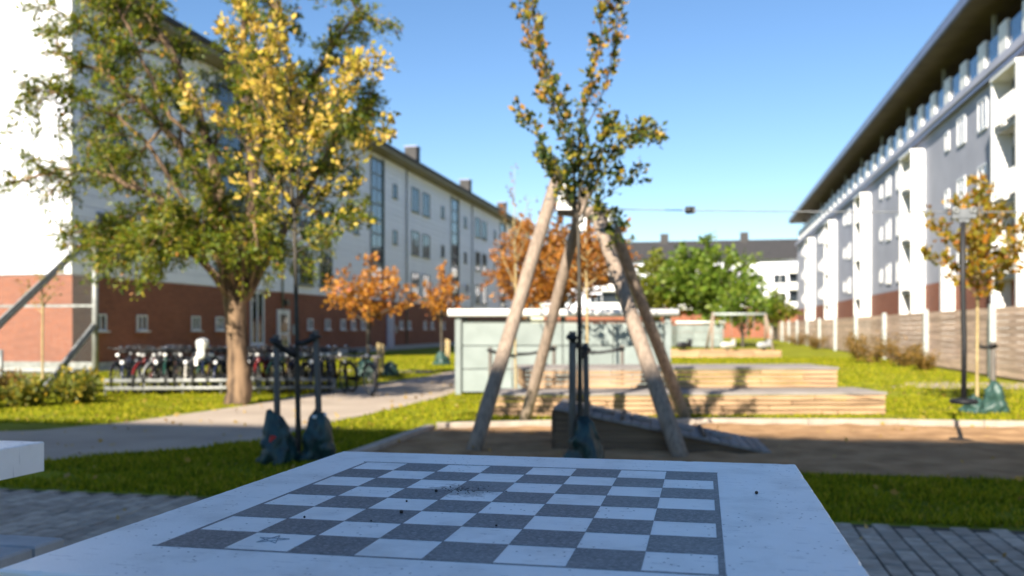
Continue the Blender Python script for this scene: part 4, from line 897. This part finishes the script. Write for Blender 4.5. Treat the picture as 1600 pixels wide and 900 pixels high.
# ------------------------------------------------------------------ shrubs
shrubs = [((-12.6, 15.3, 0), 0.6, 0.55, 0.5, 'leaf_shrub', 'yellow-flecked green shrub at the foot of the steel brace'), ((-12.0, 15.9, 0), 0.55, 0.5, 0.46, 'leaf_shrub', 'rounded green shrub right of the steel brace foot'),
          ((-13.3, 14.6, 0), 0.7, 0.6, 0.38, 'leaf_tan', 'tan flowering shrub at the far left of the lawn'), ((-12.7, 16.9, 0), 0.55, 0.5, 0.6, 'leaf_shrub', 'shrub with yellow blooms below the chain-link fence'),
          ((-14.2, 16.4, 0), 0.8, 0.7, 0.5, 'leaf_tan', 'dry tan shrub behind the steel brace foot'),
          ((7.2, 46.5, 0), 1.0, 1.6, 1.15, 'leaf_tan', 'brownish shrub furthest along the plank fence'), ((7.1, 41.5, 0), 0.95, 1.6, 1.1, 'leaf_tan', 'wide brownish shrub against the plank fence'),
          ((7.4, 37.6, 0), 0.8, 1.2, 0.9, 'leaf_tan', 'brown shrub by a fence post, second from the near end'), ((7.6, 34.4, 0), 0.6, 0.9, 0.55, 'leaf_tan', 'small low brown shrub by the nearest fence bay'),
          ((7.6, 67, 0), 0.8, 1.4, 1.0, 'leaf_tan', 'small tawny shrub by the far fence'), ((7.7, 80, 0), 0.8, 1.4, 1.0, 'leaf_tan', 'tawny shrub near the end of the plank fence')]
for loc, rx, ry, h, mt, lab in shrubs: make_bush('shrub', loc, rx, ry, h * 0.9, 1300, 0.10, mt, lab)
random.seed(33)

# ------------------------------------------------------------------ ball court fence at the left
cf = empty('chain_link_fence', (-14.95, 20.5, 0), 0, 'tall chain-link court fence with galvanised post and diagonal braces', 'fence')
b = MB(); b.tube([(0, 0, 0), (0, 0, 3.9)], 0.075, 12); b.build('post', 'galv', cf)
for x in (-4.5, -9.0, -13.5): b = MB(); b.tube([(x, 0, 0), (x, 0, 3.9)], 0.06, 10); b.build('post', 'galv', cf)
for z in (3.85, 2.05, 0.55): boxpart('rail', (13.5, 0.06, 0.07 if z != 0.55 else 0.17), 'galv', cf, (-6.75, 0.0, z))
b = MB(); n_ = 0; st2 = 0.11
for k in range(int((13.5 + 3.9) / st2)):
    for sgn in (1, -1):
        x0 = -13.5 - 3.9 + k * st2 if sgn > 0 else -13.5 + k * st2
        za, zb = 0.0, 3.9; xa, xb = x0, x0 + sgn * 3.9
        if xa < -13.5: za += (-13.5 - xa); xa = -13.5
        if sgn < 0 and xa > 0: za += xa; xa = 0
        if xb > 0: zb -= xb; xb = 0
        if xb < -13.5: zb -= (-13.5 - xb); xb = -13.5
        if zb - za > 0.05: b.tube([(xa, 0.03 * sgn * 0.2, za), (xb, 0.03 * sgn * 0.2, zb)], 0.004, 3, cap=False)
ms = b.build('mesh_wires', 'galv', cf); ms['kind'] = 'stuff'
def brace(p, q):
    p, q = Vector(p), Vector(q); d = (q - p); m_ = d.to_track_quat('X', 'Z').to_matrix()
    b = MB(); b.box((p + q) / 2, (d.length, 0.11, 0.09), m_); b.box((p + q) / 2 + m_ @ Vector((0, 0, 0.085)), (d.length, 0.05, 0.05), m_); return b
brace((0.0, -0.08, 3.8), (0.75, -5.2, 0.75)).build('brace', 'galv', cf)
brace((0.0, -0.08, 1.5), (1.75, -4.3, -0.02)).build('brace', 'galv', cf)
b = MB(); b.tube([(0.75, -5.2, -0.05), (0.75, -5.2, 0.8)], 0.06, 8); b.build('brace_post', 'galv', cf)
b = MB(); b.tube([(-0.75, -2.3, -0.05), (-0.75, -2.3, 1.0)], 0.05, 8); b.build('brace_post', 'galv', cf)
simple_tree('sapling', (-14.6, 18.2, 0), 1.9, 3.0, 0.55, 6, 0.018, 'leaf_shrub', 'thin sapling with small crown before the sunlit brick gable', 0.06, 7, 5, 17, 'bark_pale', 0.3)
random.seed(44)

# ------------------------------------------------------------------ bicycles in the rack
RA = Vector((-13.0, 18.15, 0)); RBp = Vector((-8.2, 19.6, 0)); rdir = (RBp - RA).normalized(); rang = math.atan2(rdir.y, rdir.x); rlen = (RBp - RA).length
rk = empty('bicycle_rack', RA, rang, 'long low galvanised two-rail bicycle rack on the lawn', 'bicycle rack')
for z in (0.32, 0.15): b = MB(); b.tube([(0, 0, z), (rlen, 0, z)], 0.042, 10); b.build('rail', 'galv', rk)
for k in range(7): b = MB(); b.tube([(rlen * k / 6, 0.05, 0), (rlen * k / 6, 0.05, 0.36)], 0.03, 8); b.build('post', 'galv', rk)
def make_bike():
    root = empty('bicycle', (0, 0, 0), 0, 'bike', 'bicycle', 'bicycles parked in the rack')
    fr = MB(); bbk = (0.46, 0, 0.29); st1 = (0.32, 0, 0.80); ht0 = (0.90, 0, 0.63); ht1 = (0.86, 0, 0.86)
    fr.tube([bbk, st1], 0.017, 8); fr.tube([ht0, ht1], 0.02, 8); fr.tube([(0.36, 0, 0.66), ht1], 0.016, 8); fr.tube([bbk, ht0], 0.019, 8)
    for y in (-0.05, 0.05): fr.tube([(0, y, 0.34), bbk], 0.010, 6); fr.tube([(0, y, 0.34), (0.34, 0, 0.72)], 0.009, 6)
    fr.build('frame', 'bike0', root)
    fk = MB()
    for y in (-0.045, 0.045): fk.tube([(0.905, y * 0.5, 0.62), (1.0, y, 0.42), (1.06, y, 0.34)], 0.011, 6)
    fk.build('fork', 'black_metal', root)
    for x in (0.0, 1.06):
        w_ = MB(); w_.torus((0, 0, 0), 0.33, 0.021, n=28, m=6); wh = w_.build('tyre', 'black_rubber', root, (x, 0, 0.345)); 
        rm = MB(); rm.torus((0, 0, 0), 0.30, 0.011, n=28, m=5)
        for k in range(14): a = 2 * PI * k / 14; rm.tube([(0.02 * math.cos(a), 0.025 * (-1) ** k, 0.02 * math.sin(a)), (0.295 * math.cos(a + 0.15), 0, 0.295 * math.sin(a + 0.15))], 0.0022, 3, cap=False)
        rm.tube([(0, -0.05, 0), (0, 0.05, 0)], 0.022, 8); rm.build('rim', 'galv', wh)
        mg = MB(); mg.torus((0, 0, 0), 0.375, 0.02, n=14, m=5, a0=R(20 if x else 30), a1=R(140 if x else 190)); mg.build('mudguard', 'bike0', root, (x, 0, 0.345))
    hb = MB(); hb.tube([(0.86, 0, 0.85), (0.84, 0, 1.0)], 0.013, 8); hb.tube([(0.66, -0.29, 1.02), (0.80, -0.26, 1.05), (0.85, -0.1, 1.02), (0.85, 0.1, 1.02), (0.80, 0.26, 1.05), (0.66, 0.29, 1.02)], 0.012, 8); h_ = hb.build('handlebar', 'black_metal', root)
    for y in (-0.285, 0.285): gr = MB(); gr.tube([(0.64, y, 1.018), (0.75, y * 0.97, 1.04)], 0.018, 8); gr.build('grip', 'black_rubber', h_)
    bl = MB(); bl.lathe([(0.034, 0), (0.032, 0.018), (0.018, 0.032), (0.003, 0.036)], n=14); bl.build('bell', 'chrome', h_, (0.83, 0.17, 1.05))
    sa = MB(); sa.tube([(0.32, 0, 0.78), (0.30, 0, 0.93)], 0.013, 8)
    sa.lathe([(0.02, 0.92), (0.11, 0.93), (0.13, 0.96), (0.10, 0.985), (0.02, 0.99)], c=(0.26, 0, 0), n=16, fn=lambda p, a, z: Vector((p.x * (1.9 if p.x > 0 else 1.0), p.y * (0.55 if p.x > 0 else 0.95), p.z))); sa.build('saddle', 'black_rubber', root)
    la = MB(); la.lathe([(0.012, -0.05), (0.036, -0.02), (0.042, 0.02), (0.03, 0.03)], n=14); la.build('headlamp', 'white_paint', root, (0.95, 0, 0.88), (0, R(85), 0))  # white shell colour imitates sun glints on the lamp
    cg = MB(); cg.box((0.24, -0.06, 0.33), (0.5, 0.012, 0.09)); cg.build('chain_guard', 'bike0', root)
    cr = MB(); cr.tube([(0.46, -0.09, 0.29), (0.54, -0.09, 0.14)], 0.009, 6); cr.tube([(0.46, 0.09, 0.29), (0.38, 0.09, 0.44)], 0.009, 6); cr.tube([(0.46, -0.09, 0.29), (0.46, 0.09, 0.29)], 0.012, 6); cr.box((0.54, -0.13, 0.14), (0.09, 0.07, 0.02)); cr.box((0.38, 0.13, 0.44), (0.09, 0.07, 0.02)); cr.build('crank', 'black_metal', root)
    ca = MB()
    for y in (-0.06, 0.0, 0.06): ca.tube([(-0.22, y, 0.74), (0.2, y, 0.76)], 0.006, 5)
    for x in (-0.2, 0.0, 0.18): ca.tube([(x, -0.06, 0.75), (x, 0.06, 0.75)], 0.006, 5)
    for y in (-0.06, 0.06): ca.tube([(-0.1, y, 0.745), (0.0, y, 0.36)], 0.006, 5)
    ca.build('carrier', 'black_metal', root)
    rr_ = MB(); rr_.lathe([(0.045, 0), (0.05, 0.008), (0.03, 0.02)], n=14); rr_.build('glint_disc', 'frame_white', root, (-0.235, 0, 0.72), (0, R(-90), 0))  # white disc added behind the carrier to imitate a sun glint
    return root
def add_basket(root):
    bk = MB()
    for z in (0.0, 0.08, 0.16, 0.24):
        s_ = 0.13 + z * 0.15; bk.tube([(-s_, -s_ * 1.2, z), (s_, -s_ * 1.2, z), (s_, s_ * 1.2, z), (-s_, s_ * 1.2, z), (-s_, -s_ * 1.2, z)], 0.006, 5)
    for k in range(16):
        a = 2 * PI * k / 16; cx_, cy_ = max(-1, min(1, 1.4 * math.cos(a))), max(-1, min(1, 1.4 * math.sin(a))); bk.tube([(0.13 * cx_, 0.156 * cy_, 0), (0.166 * cx_, 0.2 * cy_, 0.24)], 0.005, 4)
    bk.build('basket', 'black_metal', root, (1.02, 0, 0.86))
proto = make_bike()
cols_ = [('black', 0), ('dark blue', 1), ('red', 2), ('silver', 3), ('black', 0), ('dark green', 4), ('black', 0), ('cream', 5), ('black', 0), ('brown', 6), ('dark blue', 1), ('black', 0), ('silver', 3), ('black', 0), ('red', 2), ('dark green', 4), ('black', 0), ('brown', 6), ('black', 0), ('dark blue', 1), ('black', 0), ('black', 0)]
ords = ['first', 'second', 'third', 'fourth', 'fifth', 'sixth', 'seventh', 'eighth', 'ninth', 'tenth', 'eleventh', 'twelfth', 'thirteenth', 'fourteenth', 'fifteenth', 'sixteenth', 'seventeenth', 'eighteenth', 'nineteenth', 'twentieth', 'twenty-first', 'twenty-second']
def colour(o, idx):
    if o.type == 'MESH' and o.data.materials and o.data.materials[0] == MAT['bike0']:
        o.material_slots[0].link = 'OBJECT'; o.material_slots[0].material = MAT['bike%d' % idx]
    for c in o.children: colour(c, idx)
bikes = []
for i, (cn, ci) in enumerate(cols_):
    bk = proto if i == 0 else copy_tree(proto)
    bikes.append(bk)
for i, (bk, (cn, ci)) in enumerate(zip(bikes, cols_)):
    f = (i + 0.7) / (len(cols_) + 0.2); p = RA + rdir * rlen * f
    flip = i % 3 == 1
    a = rang - PI / 2 + random.uniform(-0.22, 0.22) + (PI if flip else 0)
    d = Vector((math.cos(a), math.sin(a), 0)); q = p - d * (1.2 if not flip else -0.25) + Vector((-rdir.y, rdir.x, 0)) * 0.12
    bk.location = (q.x, q.y, 0); bk.rotation_euler = (random.uniform(-0.10, 0.10), 0, a)
    bk['label'] = '%s bicycle%s, %s from the left end of the rack' % (cn, ' with front basket' if i % 4 == 2 else '', ords[i])
    if i % 4 == 2: add_basket(bk)
    colour(bk, ci)
# child seat under a white rain cover
cs = empty('child_seat', (-11.02, 18.75, 0.80), 0, 'white bicycle child seat standing up above the rack', 'child seat')
def cs_fn(p, a, z): return Vector((p.x * 1.0 + z * 0.12, p.y * 0.8, p.z))
b = MB(); b.lathe([(0.08, 0.0), (0.13, 0.05), (0.12, 0.16), (0.10, 0.22), (0.15, 0.32), (0.18, 0.42), (0.16, 0.50), (0.08, 0.55)], n=18, fn=cs_fn); b.build('shell', 'white_paint', cs); cs.scale = (0.85, 0.85, 0.85)
boxpart('foot_rest', (0.08, 0.05, 0.22), 'white_paint', cs, (-0.06, -0.1, -0.06))
# a last bicycle leaning by itself at the right end
lo_ = copy_tree(proto); lo_.location = (-8.05, 20.3, 0); lo_.rotation_euler = (0.08, 0, rang - PI / 2 + 0.5); lo_['label'] = 'black bicycle standing alone on the path beyond the rack'; lo_['group'] = 'bicycles parked beside the rack'
# a second row leaning against the first
cols2 = [('black', 0), ('black', 0), ('brown', 6), ('black', 0), ('dark blue', 1), ('black', 0), ('dark green', 4), ('black', 0), ('black', 0), ('red', 2), ('black', 0), ('dark blue', 1), ('black', 0), ('brown', 6)]
for i, (cn, ci) in enumerate(cols2):
    bk = copy_tree(proto); p = RA + rdir * rlen * (i + 1.1) / (len(cols2) + 0.6) + Vector((-rdir.y, rdir.x, 0)) * random.uniform(1.5, 2.0)
    a = rang - PI / 2 + random.uniform(-0.5, 0.5)
    bk.location = (p.x, p.y, 0); bk.rotation_euler = (random.uniform(-0.12, 0.12), 0, a); bk['group'] = 'bicycles parked behind the rack'
    bk['label'] = '%s bicycle in the back row, %s from the left' % (cn, ords[i]); colour(bk, ci)
tb = empty('picnic_table', (-8.9, 22.6, 0), R(15), 'small grey plank table behind the bicycles', 'table')
for y in (-0.2, 0, 0.2): boxpart('table_board', (1.4, 0.185, 0.05), 'timber_grey', tb, (0, y, 0.75))
for x in (-0.55, 0.55): boxpart('leg', (0.08, 0.5, 0.72), 'timber_grey', tb, (x, 0, 0.36))

# ------------------------------------------------------------------ far play area
sw = empty('swing_set', (2.3, 63.4, 0), YAW, 'distant swing set with pale crossbar and brown A-legs', 'swing set')
b = MB(); b.tube([(-1.8, 0, 2.4), (1.8, 0, 2.4)], 0.09, 10); b.build('crossbar', 'steel', sw)
for x in (-1.75, 1.75):
    for y in (-0.9, 0.9): b = MB(); b.tube([(x * 1.15, y, 0), (x, 0, 2.4)], 0.085, 10); b.build('leg', 'timber_pale', sw)
for x in (-0.75, 0.75):
    b = MB()
    for dx in (-0.22, 0.22): b.tube([(x + dx, 0, 2.35), (x + dx, 0, 0.5)], 0.014, 5)
    c_ = b.build('chains', 'galv', sw); boxpart('seat', (0.5, 0.2, 0.05), 'black_rubber', sw, (x, 0, 0.48))
te = empty('timber_edging', (1.1, 47.3, 0), YAW * 1.3, 'low pale timber edging round the distant play sand', 'edging')
for r_ in range(2):
    for k in range(4): boxpart('edge_board', (1.35, 0.1, 0.17), 'timber', te, (-2.05 + k * 1.37, 0, 0.09 + r_ * 0.18)); boxpart('edge_board', (1.35, 0.1, 0.17), 'timber', te, (-2.05 + k * 1.37, 3.0, 0.09 + r_ * 0.18))
    for x in (-2.78, 2.78): boxpart('end_board', (0.1, 2.88, 0.17), 'timber', te, (x, 1.5, 0.09 + r_ * 0.18))
for (x, y, mt, lab) in ((-1.05, 49.5, 'black_metal', 'dark spring rider nearest the mint shed'), (1.2, 49.6, 'bike5', 'pale spring rider below the left swing'), (3.05, 50.0, 'bike3', 'silver spring rider below the right swing leg')):
    so = empty('spring_rider', (x, y, 0), R(40), lab + ' behind the timber edging', 'spring rider')
    b = MB(); b.tube([(0.09 * math.cos(k * 0.7), 0.09 * math.sin(k * 0.7), 0.02 + k * 0.011) for k in range(40)], 0.018, 6); b.build('spring', 'black_metal', so)
    b = MB(); b.lathe([(0.08, -0.42), (0.17, -0.3), (0.18, 0.1), (0.13, 0.3), (0.17, 0.42), (0.05, 0.5)], n=14); b.build('body', mt, so, (0, 0, 0.58), (0, R(90), 0))
    b = MB(); b.lathe([(0.05, 0), (0.13, 0.06), (0.14, 0.16), (0.05, 0.26)], n=14); b.build('head', mt, so, (0.42, 0, 0.66)); b = MB(); b.tube([(0.3, -0.2, 0.86), (0.3, 0.2, 0.86)], 0.02, 6); b.build('handle', 'chrome', so)
